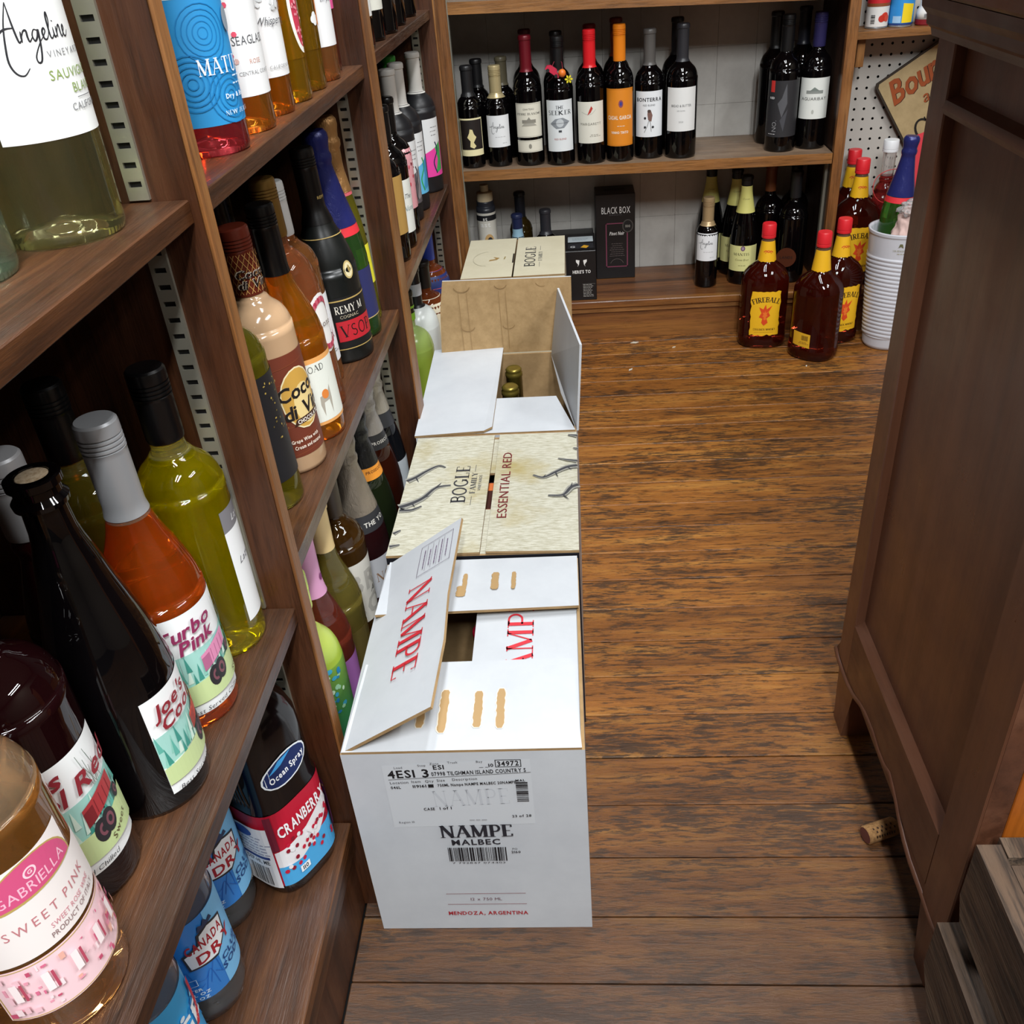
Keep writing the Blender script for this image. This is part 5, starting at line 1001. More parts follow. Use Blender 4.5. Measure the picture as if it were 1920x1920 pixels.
# ================================================================== bay 3
Z = 0.896
for x, y, lc, lab in ((-0.335, 1.56, 'dfe0dc', 'dark wine bottle with tall white label, first on the far upper left shelf'), (-0.338, 1.675, 'd8d8cc', 'dark wine bottle with cream label, second on the far upper left shelf'), (-0.333, 1.775, None, 'unlabelled dark wine bottle, third on the far upper left shelf'), (-0.337, 1.90, None, 'unlabelled dark wine bottle, fourth on the far upper left shelf'), (-0.340, 2.06, None, 'unlabelled dark wine bottle nearest the corner on the far upper left shelf')):
    bottle(lab, x, y, Z, 60, 'bordeaux', 0.0375, 0.30, DARK, ('foil', flat('111112', 0.4), 0.22), [(0.045, 0.14, 60, lc)] if lc else (), n=28)
Z = 0.538
WCAP = flat('d6d3cc', 0.5)
def a_face(c1, c2, c3):
    def f(p, w_, h):
        p.poly([(-w_ * 0.5, 0), (w_ / 2, 0), (w_ / 2, h * 0.62), (-w_ * 0.5, h * 0.42)], c1); p.poly([(-w_ * 0.15, h * 0.05), (w_ * 0.2, h * 0.1), (w_ * 0.22, h * 0.6), (-w_ * 0.1, h * 0.5), (w_ * 0.0, h * 0.3)], c2); p.line([(-w_ * 0.1, h * 0.05), (-w_ * 0.2, h * 0.25), (0, h * 0.45), (-w_ * 0.08, h * 0.6)], 0.003, c3, True); p.small(-0.006, h * 0.85, 0.02, 3, '8a8a8a', 0.008)
    return f
bottle('matte black bottle with white capsule and grey portrait label, front of its row', -0.352, 1.915, Z, 74, 'bordeaux', 0.0385, 0.285, FROST, ('foil', WCAP, 0.205), [(0.035, 0.155, 46, 'd9dada', a_face('5a5558', '8a8486', '3a3a3e'))])
bottle('matte black bottle with white capsule and blue face label', -0.348, 1.995, Z, 70, 'bordeaux', 0.0380, 0.285, FROST, ('foil', WCAP, 0.205), [(0.035, 0.155, 46, 'd9dada', a_face('5fb0d8', '3f8fc0', '2f9a45'))])
bottle('matte black bottle with white capsule and pink green label near the corner', -0.336, 2.148, Z, 62, 'bordeaux', 0.0380, 0.285, FROST, ('foil', WCAP, 0.205), [(0.035, 0.155, 46, 'd9dada', a_face('e0409a', '3f9a50', '1f2a4a'))])
bottle('black bottle with bright green capsule between white capped bottles', -0.375, 2.072, Z, 66, 'bordeaux', 0.0375, 0.290, DARK, ('foil', flat('2f9a35', 0.35), 0.21), [(0.055, 0.18, 50, '2a6a45')])
bottle('matte black bottle with white capsule in the back row of the far shelf', -0.428, 1.935, Z, 66, 'bordeaux', 0.0375, 0.285, FROST, ('foil', WCAP, 0.205))
bottle('dark bottle with white script label by the second upright', -0.340, 1.735, Z, 62, 'bordeaux', 0.0368, 0.25, DARK, ('foil', BLACKCAP, 0.19), [(0.03, 0.125, 58, 'dfe0d8', a_text(('The', 0.65, 0.012, '4a4a4e', 'r', None, 0.4), ('Nuns', 0.42, 0.014, '8a9a9a', 'r', None, 0.4)))])
bottle('dark bottle with pink red label behind the white script label', -0.345, 1.822, Z, 62, 'bordeaux', 0.0368, 0.25, DARK, ('foil', BLACKCAP, 0.19), [(0.05, 0.16, 58, 'd99aa0', petals(('c23a4a', 'e8c0c0', '8a2a3a'), 30, 5))])
bottle('dark bottle with ochre label partly hidden by the second upright', -0.340, 1.655, Z, 62, 'bordeaux', 0.0368, 0.25, DARK, ('foil', BLACKCAP, 0.19), [(0.05, 0.15, 58, 'b08a4a')])
Z = 0.163
bottle('lime margarita bottle with black and green neck on the low far shelf', -0.350, 1.775, Z, 60, 'round', 0.046, 0.272, frosted('margarita_glass', ((0, 'b0c83a'), (0.6, 'a9c24a'), (1, 'b9cf8a'))), ('foil', flat('1a1c14', 0.35), 0.215, lambda p, H: (p.rect(-0.05, H - 0.06, 0.05, H - 0.045, '7fb52f'), p.rect(-0.05, H - 0.035, 0.05, H - 0.03, '7fb52f'))))
bottle('white cocktail bottle with black banded neck on the low far shelf', -0.347, 1.868, Z, 60, 'round', 0.045, 0.290, flat('c9cdc9', 0.25), ('foil', flat('16171a', 0.35), 0.205, lambda p, H: p.rect(-0.05, H - 0.06, 0.05, H - 0.035, 'b9bcc0')))
def jug(label, x, y, R, H, col, capc, labels, face=55): return bottle(label, x, y, Z, face, 'round', R, H, col, ('foil', capc, H * 0.76), labels, rn=0.016, name='cocktail_jug', cat='jug')
jug('brown liquor jug with cream label in front of the patriotic jug', -0.352, 2.028, 0.049, 0.250, gl('7a3a1c', trans=0.5), flat('1a1614', 0.4), [(0.02, 0.17, 75, 'cfc5ac')])
jug('orange brown jug with red and navy label and starry blue cap', -0.352, 2.1275, 0.047, 0.292, gl('8a4422', trans=0.45), flat('2a3f9a', 0.4), [(0.10, 0.20, 80, '1f2f6a', lambda p, w_, h: (p.rect(-w_ / 2, h * 0.62, w_ / 2, h, 'd8402f'), p.text('OLD', 0.004, 0.2 * h, 0.034, 'eceae4', 'b')))])
# ================================================================== back wall shelf
def bk(label, x, y, R, H, cap, labels=(), g=None, kind='bordeaux', face=None, z=None, n=28):
    if face is None: face = -math.degrees(math.atan2(x, y))
    return bottle(label, x, y, zsh(x) if z is None else z, face, kind, R, H, g or DARK, cap, labels, n=n)
KF = ('foil', flat('161617', 0.4))
def kf(z, c='161617', k='foil', m=0.0): return (k, flat(c, 0.38, m), z)
bk('small dark wine bottle with black label and cream figure print', -0.268, 2.574, 0.0318, 0.247, kf(0.175, '1b1b1d'), [(0.032, 0.125, 62, 'e6dcae', lambda p, w_, h: (p.rect(-w_ / 2 + 0.003, h * 0.17, w_ / 2 - 0.003, h - 0.004, '1c1412'), p.poly([(-0.006, h * 0.62), (-0.012, h * 0.5), (-0.004, h * 0.4), (-0.006, h * 0.25), (0.004, h * 0.2), (0.010, h * 0.26), (0.004, h * 0.36), (0.012, h * 0.5), (0.006, h * 0.58), (0.003, h * 0.7), (-0.004, h * 0.72)], 'ded09a')))])
bk('small wine bottle with gold cap and script label on the back shelf', -0.196, 2.577, 0.0320, 0.243, ('screw', flat('c2b184', 0.32, 0.4), 0.168), [(0.050, 0.128, 62, 'e6e8ea', a_angel(0.0045, False, u0=-0.26))])
bk('wine bottle with dark red capsule and two part chateau label', -0.114, 2.574, 0.0368, 0.308, kf(0.225, '6e1420', 'foil', 0.2), [(0.072, 0.155, 60, 'dcd8c8', lambda p, w_, h: (p.frame(-w_ / 2 + 0.002, 0.002, w_ / 2 - 0.002, h - 0.002, 0.0005, '77746a'), p.text('CHATEAU', 0, 0.80 * h, 0.006, '4a4842', 'r'), p.text('PIERRE BLANCHE', 0, 0.66 * h, 0.007, '3a3833', 's', width=w_ * 0.85), p.rect(-0.018, 0.42 * h, 0.018, 0.52 * h, '8a877c'), p.poly([(-0.02, 0.34 * h), (0.02, 0.34 * h), (0.012, 0.42 * h), (-0.012, 0.42 * h)], 'a5a296'), p.poly([(-0.006, 0.50 * h), (0.006, 0.50 * h), (0.0, 0.6 * h)], '8a877c'))), (0.035, 0.065, 60, 'dcd8c8', lambda p, w_, h: (p.frame(-w_ / 2 + 0.002, 0.002, w_ / 2 - 0.002, h - 0.002, 0.0005, '77746a'), p.ell(0, h / 2, 0.004, 0.006, '8a877c')))])
bk('wine bottle with black cap and flying machine label behind the toy car charm', -0.033, 2.562, 0.0368, 0.302, kf(0.215, '101011', 'screw'), [(0.036, 0.160, 60, 'dfe4e6', lambda p, w_, h: (p.text('THE', 0, 0.83 * h, 0.0115, '2f3338', 's'), p.text('SEEKER', 0, 0.72 * h, 0.0145, '2f3338', 's', width=w_ * 0.8), p.poly([(-0.026, 0.55 * h), (-0.012, 0.64 * h), (0.008, 0.66 * h), (0.026, 0.58 * h), (0.010, 0.46 * h), (-0.010, 0.45 * h)], '8a9096'), p.ell(0.0, 0.56 * h, 0.010, 0.010, 'c2c8cc'), p.line([(-0.02, 0.55 * h), (0.02, 0.56 * h)], 0.0008, '3a3f44'), p.rect(-0.004, 0.38 * h, 0.004, 0.42 * h, '3a3f44'), p.text('RED BLEND', 0, 0.23 * h, 0.006, 'b0605a', 'r')))])
bk('wine bottle with scarlet screw cap and small red bird label', 0.047, 2.563, 0.0368, 0.313, ('screw', flat('d41f26', 0.3), 0.228), [(0.052, 0.152, 60, 'dfddd0', lambda p, w_, h: (p.line([(-0.024, 0.76 * h), (-0.008, 0.70 * h), (0.004, 0.72 * h), (0.014, 0.82 * h)], 0.0006, '9a9a90', True), p.poly([(-0.008, 0.68 * h), (-0.003, 0.8 * h), (0.002, 0.9 * h), (0.006, 0.84 * h), (0.0, 0.74 * h)], 'b8382f'), p.text('MARGARETT', 0, 0.44 * h, 0.0085, '77756a', 'r', width=w_ * 0.72), p.small(0.01, 0.2 * h, 0.03, 2, '9a988c')))])
bk('wine bottle with orange cap and full orange label', 0.1225, 2.568, 0.0355, 0.320, ('screw', flat('e07f1c', 0.3), 0.238), [(0.040, 0.178, 66, 'dd861f', lambda p, w_, h: (p.frame(-w_ / 2 + 0.002, 0.002, w_ / 2 - 0.002, h - 0.002, 0.0006, 'b5651a'), p.ell(0.003, 0.74 * h, 0.006, 0.009, '8a4a5a'), p.ell(0.003, 0.74 * h, 0.003, 0.005, '3a3a8a'), p.text('CASAL GARCIA', 0, 0.47 * h, 0.013, 'f2ead8', 'b', width=w_ * 0.8), p.text('VINHO TINTO', 0, 0.22 * h, 0.0085, 'f2ead8', 'b', width=w_ * 0.55), p.small(0, 0.35 * h, 0.02, 1, 'f2ead8')))])
bk('wine bottle with grey capsule and owl on branch label', 0.1995, 2.588, 0.0372, 0.304, kf(0.222, '5a5754'), [(0.055, 0.165, 62, 'e3e7ea', lambda p, w_, h: (p.text('BONTERRA', 0, 0.78 * h, 0.0125, '2f3034', 'b', width=w_ * 0.86), p.text('RED BLEND', 0.0, 0.68 * h, 0.006, '55565a', 'r'), p.poly([(-0.002, 0.38 * h), (0.006, 0.34 * h), (0.009, 0.48 * h), (0.004, 0.6 * h), (-0.003, 0.6 * h), (-0.004, 0.5 * h)], '7a5a52'), p.ell(0.0, 0.57 * h, 0.004, 0.004, '4a3a34'), p.line([(-0.012, 0.1 * h), (-0.004, 0.25 * h), (0.0, 0.36 * h), (0.004, 0.3 * h), (0.006, 0.12 * h)], 0.001, '55504a', True), p.ell(-0.010, 0.42 * h, 0.003, 0.003, '2f2f33'), p.ell(0.010, 0.22 * h, 0.003, 0.003, '2f2f33'), p.ell(-0.010, 0.22 * h, 0.003, 0.003, '2f2f33')))])
bk('broad wine bottle with dark grey capsule and plain white label', 0.281, 2.574, 0.0398, 0.313, kf(0.228, '2c2c30'), [(0.068, 0.172, 60, 'e3e4e2', a_text(('BREAD & BUTTER', 0.56, 0.0085, '3a3b3f', 'r', 0.052), ('RED BLEND', 0.46, 0.004, '8a8a8c', 'r'), ('2020', 0.2, 0.0055, '8a8a8c', 'r')))])
bk('wine bottle with charcoal leaf label and red tab, right end of back shelf', 0.541, 2.588, 0.0385, 0.317, kf(0.235, '0f0f10', 'screw'), [(0.038, 0.172, 74, '2a2a2d', lambda p, w_, h: (p.poly([(-0.034, 0.80 * h), (-0.022, 0.80 * h), (-0.022, h), (-0.034, h)], 'c8332f'), p.text('RED', -0.028, 0.68 * h, 0.007, 'e0e0e0', 'b'), p.poly([(0.0, 0.35 * h), (-0.012, 0.6 * h), (-0.002, 0.7 * h), (0.008, 0.95 * h), (0.012, 0.6 * h)], '55565a'), p.poly([(0.006, 0.1 * h), (-0.004, 0.3 * h), (0.014, 0.5 * h)], '44454a'), p.text('NO.', -0.012, 0.2 * h, 0.016, '8a8a8c', 'r', rot=PI / 2), p.small(-0.026, 0.05 * h, 0.02, 1, 'd0d0d0')))])
bk('wine bottle with purple cap and pointed white estate label', 0.6225, 2.602, 0.0372, 0.317, ('screw', flat('34305f', 0.3, 0.2), 0.24), [(0.075, 0.172, 66, 'dfe2dc', lambda p, w_, h: (p.rect(-0.02, 0.62 * h, 0.022, 0.70 * h, '8a8f8a'), p.poly([(-0.012, 0.68 * h), (0.0, 0.78 * h), (0.014, 0.68 * h)], '77807a'), p.text('AGUARIBAY', 0, 0.46 * h, 0.0105, '4a4d4a', 'r', width=w_ * 0.76), p.ell(0, 0.18 * h, 0.003, 0.005, 'b5b8b0')))])
for x, y, R, H, c, lab in ((-0.250, 2.662, 0.031, 0.25, '141416', 'black capped small dark bottle behind the cream figure label'), (-0.184, 2.664, 0.031, 0.252, '6a634e', 'tan capped small dark bottle behind the gold capped one'), (-0.118, 2.668, 0.0365, 0.312, '5a1420', 'dark red capped bottle behind the chateau label'), (-0.037, 2.655, 0.0365, 0.305, '111112', 'black capped bottle behind the flying machine label'), (0.050, 2.655, 0.0365, 0.316, '8a151c', 'red capped dark bottle behind the scarlet capped one'), (0.119, 2.662, 0.0355, 0.326, '6e2a16', 'rust capped dark bottle behind the orange labelled one'), (0.277, 2.672, 0.0385, 0.318, '161618', 'black capped dark bottle behind the plain white label'), (0.532, 2.685, 0.0375, 0.316, '0f0f10', 'black capped dark bottle behind the charcoal leaf label'), (0.606, 2.702, 0.0365, 0.322, '1c1d26', 'black capped dark bottle behind the purple capped one')):
    bk(lab, x, y, R, H, kf(H * 0.73, c))
# bench level
ZB = 0.115
bk('small wine bottle with tan cap and script label on the bench', 0.366, 2.600, 0.0310, 0.247, ('screw', flat('b59a72', 0.35, 0.3), 0.172), [(0.078, 0.155, 62, 'e6e8ea', a_angel(0.0045, False, u0=-0.26))], z=ZB)
def wente(label, x, y, art=True): return bk(label, x, y, 0.0395, 0.295, kf(0.27, '131314'), [(0.040, 0.112, 66, 'd9d691', lambda p, w_, h: (p.ell(0, 0.9 * h, 0.006, 0.007, '6a4a6a'), p.ell(0, 0.9 * h, 0.0035, 0.0045, 'a08aa0'), p.text('MANTIS', -0.004, 0.62 * h, 0.010, '55533a', 's', width=0.044), p.text('Cuvee Brut', -0.002, 0.42 * h, 0.0075, '77754a', 'r', shear=0.3), p.small(0, 0.22 * h, 0.03, 1, '8a885a'))), (0.198, 0.268, 150, 'd9d47a', lambda p, w_, h: p.text('Cuvee', 0, 0.5 * h, 0.007, '8a8545', 'r', shear=0.3))], kind='champ', z=ZB)
wente('sparkling bottle with yellow neck and yellow label, front of three', 0.470, 2.617); wente('sparkling bottle with yellow neck, middle of the three on the bench', 0.457, 2.699); wente('sparkling bottle with yellow neck, rearmost of three on the bench', 0.391, 2.740)
bk('dark bottle with copper neck band in the bench corner', 0.546, 2.675, 0.0390, 0.305, kf(0.235, '7a4526'), z=ZB)
t = bk('tall dark bottle with round copper neck tag on the bench', 0.602, 2.612, 0.0390, 0.300, kf(0.23, '1b1b1d'), z=ZB)
b = MB(); b.lathe([(0.0, 0.0), (0.027, 0.0), (0.027, 0.002), (0, 0.002)], 28); o = b.build('neck_tag', flat('5a2f1e', 0.3, 0.3), t); o.location = (-0.01, -0.0425, 0.075); o.rotation_euler = (PI / 2, 0, 0)
p = Print(Plane((0, 0, 0.002), (1, 0, 0), (0, 1, 0)), 0.0003); p.text('LANDS', 0, -0.003, 0.010, '24110a', 'b'); p.build('lettering', o)
bk('dark bottle on the bench beside the copper tagged bottle', 0.625, 2.722, 0.0385, 0.298, kf(0.23, '121213'), z=ZB)
t = bottle('slim tin of coconut drink with painted rings and cream lid', -0.255, 2.650, ZB, 5, 'can', 0.027, 0.262, flat('2a2c33', 0.35), None, [(0.02, 0.232, 175, 'd6d2c6', lambda p, w_, h: ([p.ell(*q) for q in ((0.004, 0.62 * h, 0.014, 0.022, 'c9a26a'), (0.006, 0.62 * h, 0.008, 0.013, '2a2c33'), (-0.006, 0.55 * h, 0.010, 0.008, '2f6fb0'))], p.text('ast', -0.004, 0.82 * h, 0.020, 'f0eee8', 'b'), p.rect(-w_ / 2, 0.9 * h, w_ / 2, 0.97 * h, '1b1c20'), p.text('st', -0.004, 0.905 * h, 0.014, 'f0eee8', 'b'), petals(('1b1c20', 'b9b5a6', '1b1c20'), 46, 4, 0.001, 0.0035, (-0.5, 0.5, 0.0, 0.5))(p, w_, h)))], name='drink_can', cat='can')
b = MB(); b.lathe([(0.0225, 0.262), (0.0225, 0.285), (0.019, 0.287), (0.012, 0.288), (0.012, 0.305), (0, 0.305)], 24); b.build('lid', flat('cbb896', 0.5), t, auto=True)
bk('small bottle with navy cap and pale blue neck label behind the cream carton', -0.166, 2.612, 0.030, 0.230, kf(0.19, '20284a'), [(0.165, 0.19, 120, '8fb5c8')], z=ZB); bk('bottle with dark navy cap behind the cream carton', -0.160, 2.692, 0.033, 0.270, kf(0.20, '14161f'), z=ZB, g=gl('4a3a14', trans=0.6)); bk('bottle with plain grey cap behind the cream carton', -0.086, 2.612, 0.033, 0.238, kf(0.17, '2c2c31'), z=ZB)

# ================================================================== corner by the pegboard
WH = gl('4a0d05', 'd8b090', 0.236, 0.86)
def whisky(label, x, y, z, face, back=False):
    t = thing('whisky_bottle', label, 'bottle', (x, y, z), math.radians(face), 'red capped whisky bottles'); rx, ry, e = 0.064, 0.055, 2.35; b = MB()
    S = [(0.0, rx * .9, ry * .9, e), (0.004, rx * .97, ry * .97, e), (0.012, rx, ry, e), (0.03, rx * 1.0, ry, e), (0.033, rx * .975, ry * .97, e), (0.17, rx * .975, ry * .97, e), (0.185, rx * .96, ry * .96, e), (0.20, rx * .88, ry * .89, 2.2), (0.213, rx * .72, ry * .75, 2.1), (0.224, rx * .5, ry * .57, 2), (0.231, 0.0235, 0.0235, 2), (0.25, 0.021, 0.021, 2), (0.285, 0.0165, 0.0165, 2), (0.30, 0.0155, 0.0155, 2)]
    b.loft(S, 44); b.build('glass_body', WH, t, smooth=True)
    b = MB(); b.lathe([(0.0168, 0.292), (0.0185, 0.293), (0.0185, 0.299), (0.0178, 0.2995), (0.0178, 0.3008), (0.0185, 0.3012), (0.0182, 0.326), (0.0165, 0.329), (0, 0.329)], 32); b.build('cap', flat('d5232c', 0.4), t, auto=True)
    rn = lambda q: 0.0235 + (0.0165 - 0.0235) * (q - 0.231) / 0.054
    mp = Cyl(rn, 0.02, 0.232); n = 40; V = []; F = []; rr = random.Random(3)
    for i in range(n + 1): a = -PI * 0.02 + 2 * PI * 0.02 * i / n; V += [mp(a, rr.uniform(-0.001, 0.002), 0.0008), mp(a, 0.053, 0.0008)]
    lo = mesh('neck_label', V, [(2 * i, 2 * i + 2, 2 * i + 3, 2 * i + 1) for i in range(n)], flat('e8b21e', 0.45), t, True)
    if not back:
        p = Print(mp, 0.001); p.line([(-0.012, 0.026), (-0.006, 0.03), (0, 0.026), (0.006, 0.029), (0.012, 0.025)], 0.0025, 'cf5a1e', True); p.line([(-0.008, 0.023), (0.0, 0.031), (0.008, 0.022)], 0.0015, 'cf5a1e', True); p.build('label_print', lo)
    mp = Loft(rx * .975, ry * .97, e, 0.040); rr = random.Random(8)
    if not back:
        w_, h = 0.078, 0.122; p = Print(mp, 0.0006); E = []
        for k in range(10): E.append((-w_ / 2 + w_ * k / 10, rr.uniform(-0.003, 0.002)))
        for k in range(12): E.append((w_ / 2 + rr.uniform(-0.002, 0.002), h * k / 12))
        for k in range(10): E.append((w_ / 2 - w_ * k / 10, h + rr.uniform(-0.002, 0.002)))
        for k in range(12): E.append((-w_ / 2 + rr.uniform(-0.002, 0.002), h - h * k / 12))
        p.poly(E, 'e9b41d'); lo = p.build('label', t)
        p = Print(mp, 0.0010); p.text('FIREBALL', 0, 0.094, 0.0195, '2a1a12', 's', bend=0.075, width=0.068); p.text('FIREBALL', 0.0006, 0.094, 0.0195, '2a1a12', 's', bend=0.075, width=0.068)
        fl_ = [(-0.002, 0.028), (0.008, 0.036), (0.004, 0.048), (0.013, 0.056), (0.008, 0.066), (0.017, 0.084), (0.003, 0.074), (0.0, 0.088), (-0.006, 0.074), (-0.017, 0.080), (-0.010, 0.064), (-0.016, 0.052), (-0.007, 0.048), (-0.009, 0.036)]
        p.poly(fl_, 'd8481c'); p.poly([(a * 0.45, 0.055 + (b_ - 0.055) * 0.45) for a, b_ in fl_], 'e8762a')
        p.text('CINNAMON WHISKY', 0, 0.014, 0.008, '3a2414', 's', width=0.058); p.rect(-0.026, 0.0085, 0.026, 0.009, '8a6a1a')
        p.build('label_print', lo)
    else:
        p = Print(mp, 0.0006); p.poly([(-0.032, 0.0), (0.018, -0.004), (0.018, 0.034), (-0.032, 0.038)], 'e2b02a'); lo = p.build('label', t); p = Print(mp, 0.0010); p.bars(-0.006, 0.016, 0.012, 0.029, '6a4a1a', 14, 4); p.small(0.0, 0.010, 0.03, 2, '8a6a2a'); p.build('label_print', lo)
    return t
whisky('whisky bottle with red cap and yellow flame label, nearest the bench', 0.503, 2.440, 0, -4)
whisky('whisky bottle with red cap turned to its small back label, foremost', 0.622, 2.342, 0, -42, True)
whisky('whisky bottle with red cap beside the ribbed white bucket', 0.697, 2.444, 0, 16)
whisky('whisky bottle with red cap on the bench above the floor bottles', 0.762, 2.575, 0.115, 4)
whisky('rearmost whisky bottle with red cap hard against the amber stile', 0.768, 2.682, 0.115, 0)
# ribbed bucket
bx_, by_ = 0.827, 2.392
t = thing('ice_bucket', 'tall white ribbed bucket with crest, beside the sideboard', 'bucket', (bx_, by_, 0))
b = MB(); n = 64; rows = 190; V = []; F = []; Hb = 0.315
for j in range(rows + 1):
    f = j / rows; z = Hb * f; r0 = 0.058 + 0.022 * f ** 0.9
    for i in range(n):
        a = 2 * PI * i / n; rib = 0.0
        if 0.10 < f < 0.80: rib = 0.0022 * abs(math.sin((f * 58 + 0.7 * math.sin(2 * a)) * PI / 2)) ** 0.7
        if f < 0.03: r = r0 - 0.004 * (1 - f / 0.03) ** 2
        else: r = r0 + rib + (0.0015 if f > 0.97 else 0)
        V.append((r * math.sin(a), -r * math.cos(a), z))
for r, z in ((0.0765, Hb), (0.073, Hb - 0.006), (0.055, 0.01)):
    for i in range(n): a = 2 * PI * i / n; V.append((r * math.sin(a), -r * math.cos(a), z))
for j in range(rows + 3):
    for i in range(n): k = (i + 1) % n; F.append((j * n + i, j * n + k, (j + 1) * n + k, (j + 1) * n + i))
F.append(tuple(range(n - 1, -1, -1))); F.append(tuple((rows + 3) * n + i for i in range(n)))
b.add(V, F); b.build('bucket_body', flat('c9cbd2', 0.35), t, smooth=True)
p = Print(Cyl(lambda z: 0.058 + 0.022 * (z / Hb) ** 0.9 + 0.0004, 0.078, 0.25), 0.0008); p.text('SAN BENEDETTO', -0.022, 0.024, 0.006, '8a8450', 's', width=0.036); p.poly([(-0.028, 0.034), (-0.022, 0.038), (-0.016, 0.034), (-0.019, 0.044), (-0.025, 0.044)], '6a6a4a'); p.small(-0.022, 0.018, 0.02, 1, '9a9460'); p.build('crest', t)
t = thing('folded_cloth', 'pale pink cloth bundle stuffed into the white bucket', 'cloth', (bx_ + 0.018, by_ - 0.018, 0.285))
def blob(name, m, parent, sx, sy, sz, seed, amp, sub=3, loc=(0, 0, 0)):
    rr = random.Random(seed); bm = bmesh.new(); bmesh.ops.create_icosphere(bm, subdivisions=sub, radius=1)
    from mathutils import noise as NZ
    for v in bm.verts: d = 1 + amp * NZ.noise(v.co * 2.2 + Vector((seed, 0, 0))) + amp * 0.5 * NZ.noise(v.co * 5 + Vector((0, seed, 0))); v.co = Vector((v.co.x * sx * d, v.co.y * sy * d, v.co.z * sz * d))
    me = bpy.data.meshes.new(name); bm.to_mesh(me); bm.free(); me.materials.append(m); me.polygons.foreach_set('use_smooth', [True] * len(me.polygons)); o = link(name, me, parent, loc); return o
blob('cloth', flat('dcbdb4', 0.8), t, 0.046, 0.040, 0.062, 3, 0.3, 4, (0, 0, 0.02))
t = thing('plastic_wrap', 'crumpled clear plastic wrap on top of the pink cloth', 'plastic', (bx_ + 0.014, by_ - 0.03, 0.352)); blob('film', glass('plastic_film', 'e8ecee', trans=0.75, rough=0.12, ior=1.2), t, 0.034, 0.028, 0.018, 9, 0.55, 4, (0, 0, 0.018))
bottle('green sparkling bottle with navy foil and red band standing in the bucket', bx_ - 0.016, by_ + 0.032, 0.222, 0, 'champ', 0.0380, 0.305, gl('2f6a1c', trans=0.8), ('champ', NAVY, 0.165), [(0.150, 0.164, 150, 'd8303a')], tilt=3)
NB = gl('8a1a1a', 'e8e4e2', 0.275, 0.85)
bottle('clear bottle of red liquid with white cap behind the bucket', 0.838, 2.608, 0.115, 0, 'bordeaux', 0.030, 0.365, NB, ('plastic', flat('e2e4e6', 0.4), 0.335), rn=0.0165, name='liquor_bottle')
bottle('shorter clear bottle of red liquid with white cap near the red card', 0.902, 2.590, 0.115, 0, 'bordeaux', 0.030, 0.350, NB, ('plastic', flat('e2e4e6', 0.4), 0.325), rn=0.0135, name='liquor_bottle')
t = thing('red_card', 'plain red card standing behind the bucket bottle', 'card', (0.905, 2.535, 0.115)); b = MB(); b.prism([(-0.05, 0, 0.22), (0.05, 0, 0.20), (0.06, 0, 0.42), (-0.038, 0, 0.385)], (0, 0.0015, 0)); b.build('sheet', flat('cf3a44', 0.6), t); b = MB(); b.box(-0.02, 0.02, 0.002, 0.004, 0.0, 0.3); b.build('stand', flat('b9b9b9', 0.5), t)
t = thing('ribbon_loop', 'thin red ribbon loop hanging around the clear liquor bottle', 'ribbon', (0.838, 2.60, 0.40)); b = MB(); b.tube([(0.05 * math.cos(a) + 0.005, -0.034 + 0.004 * math.sin(3 * a), 0.045 * math.sin(a) - 0.03) for a in [0.3 + 5.2 * k / 24 for k in range(25)]], 0.0011, 6); b.build('cord', flat('c23a3a', 0.5), t, smooth=True)
# wall sign
t = thing('wall_sign', 'tan diamond hung sign with brown brush lettering on the pegboard', 'sign', (0.805, 2.712, 0.597))
ang = math.radians(33); U = Vector((math.cos(ang), 0, math.sin(ang))); Vd = Vector((math.sin(ang), 0, -math.cos(ang)))
b = MB(); b.prism([U * a + Vd * c for a, c in ((0.006, 0), (0.40, 0), (0.40, 0.22), (0.006, 0.22), (0, 0.212), (0, 0.008))], (0, 0.006, 0)); b.build('edge', flat('2f2418', 0.6), t)
b = MB(); b.prism([U * a + Vd * c + Vector((0, -0.0008, 0)) for a, c in ((0.011, 0.005), (0.395, 0.005), (0.395, 0.215), (0.011, 0.215), (0.005, 0.207), (0.005, 0.013))], (0, 0.0007, 0)); fc = b.build('face', paper('tan_sign_face', 'b39c72', 'a08a62', 20, 0.6, 0.05), t)
p = Print(Plane((0, -0.001, 0), U, -Vd), 0.0003)
for du, dv, c in ((0.0016, -0.0016, '3a2014'), (0, 0, '9a4a22')):
    p.text('Bour', 0.020 + du, -0.076 + dv, 0.086, c, 'b', shear=0.28, al='l', gap=0.03, width=0.128); p.text('a', 0.086 + du, -0.118 + dv, 0.045, c, 'r', shear=0.25, al='l')
p.text('CI', 0.034, -0.208, 0.082, '1b1714', 's', al='l', gap=0.12); p.build('lettering', fc)
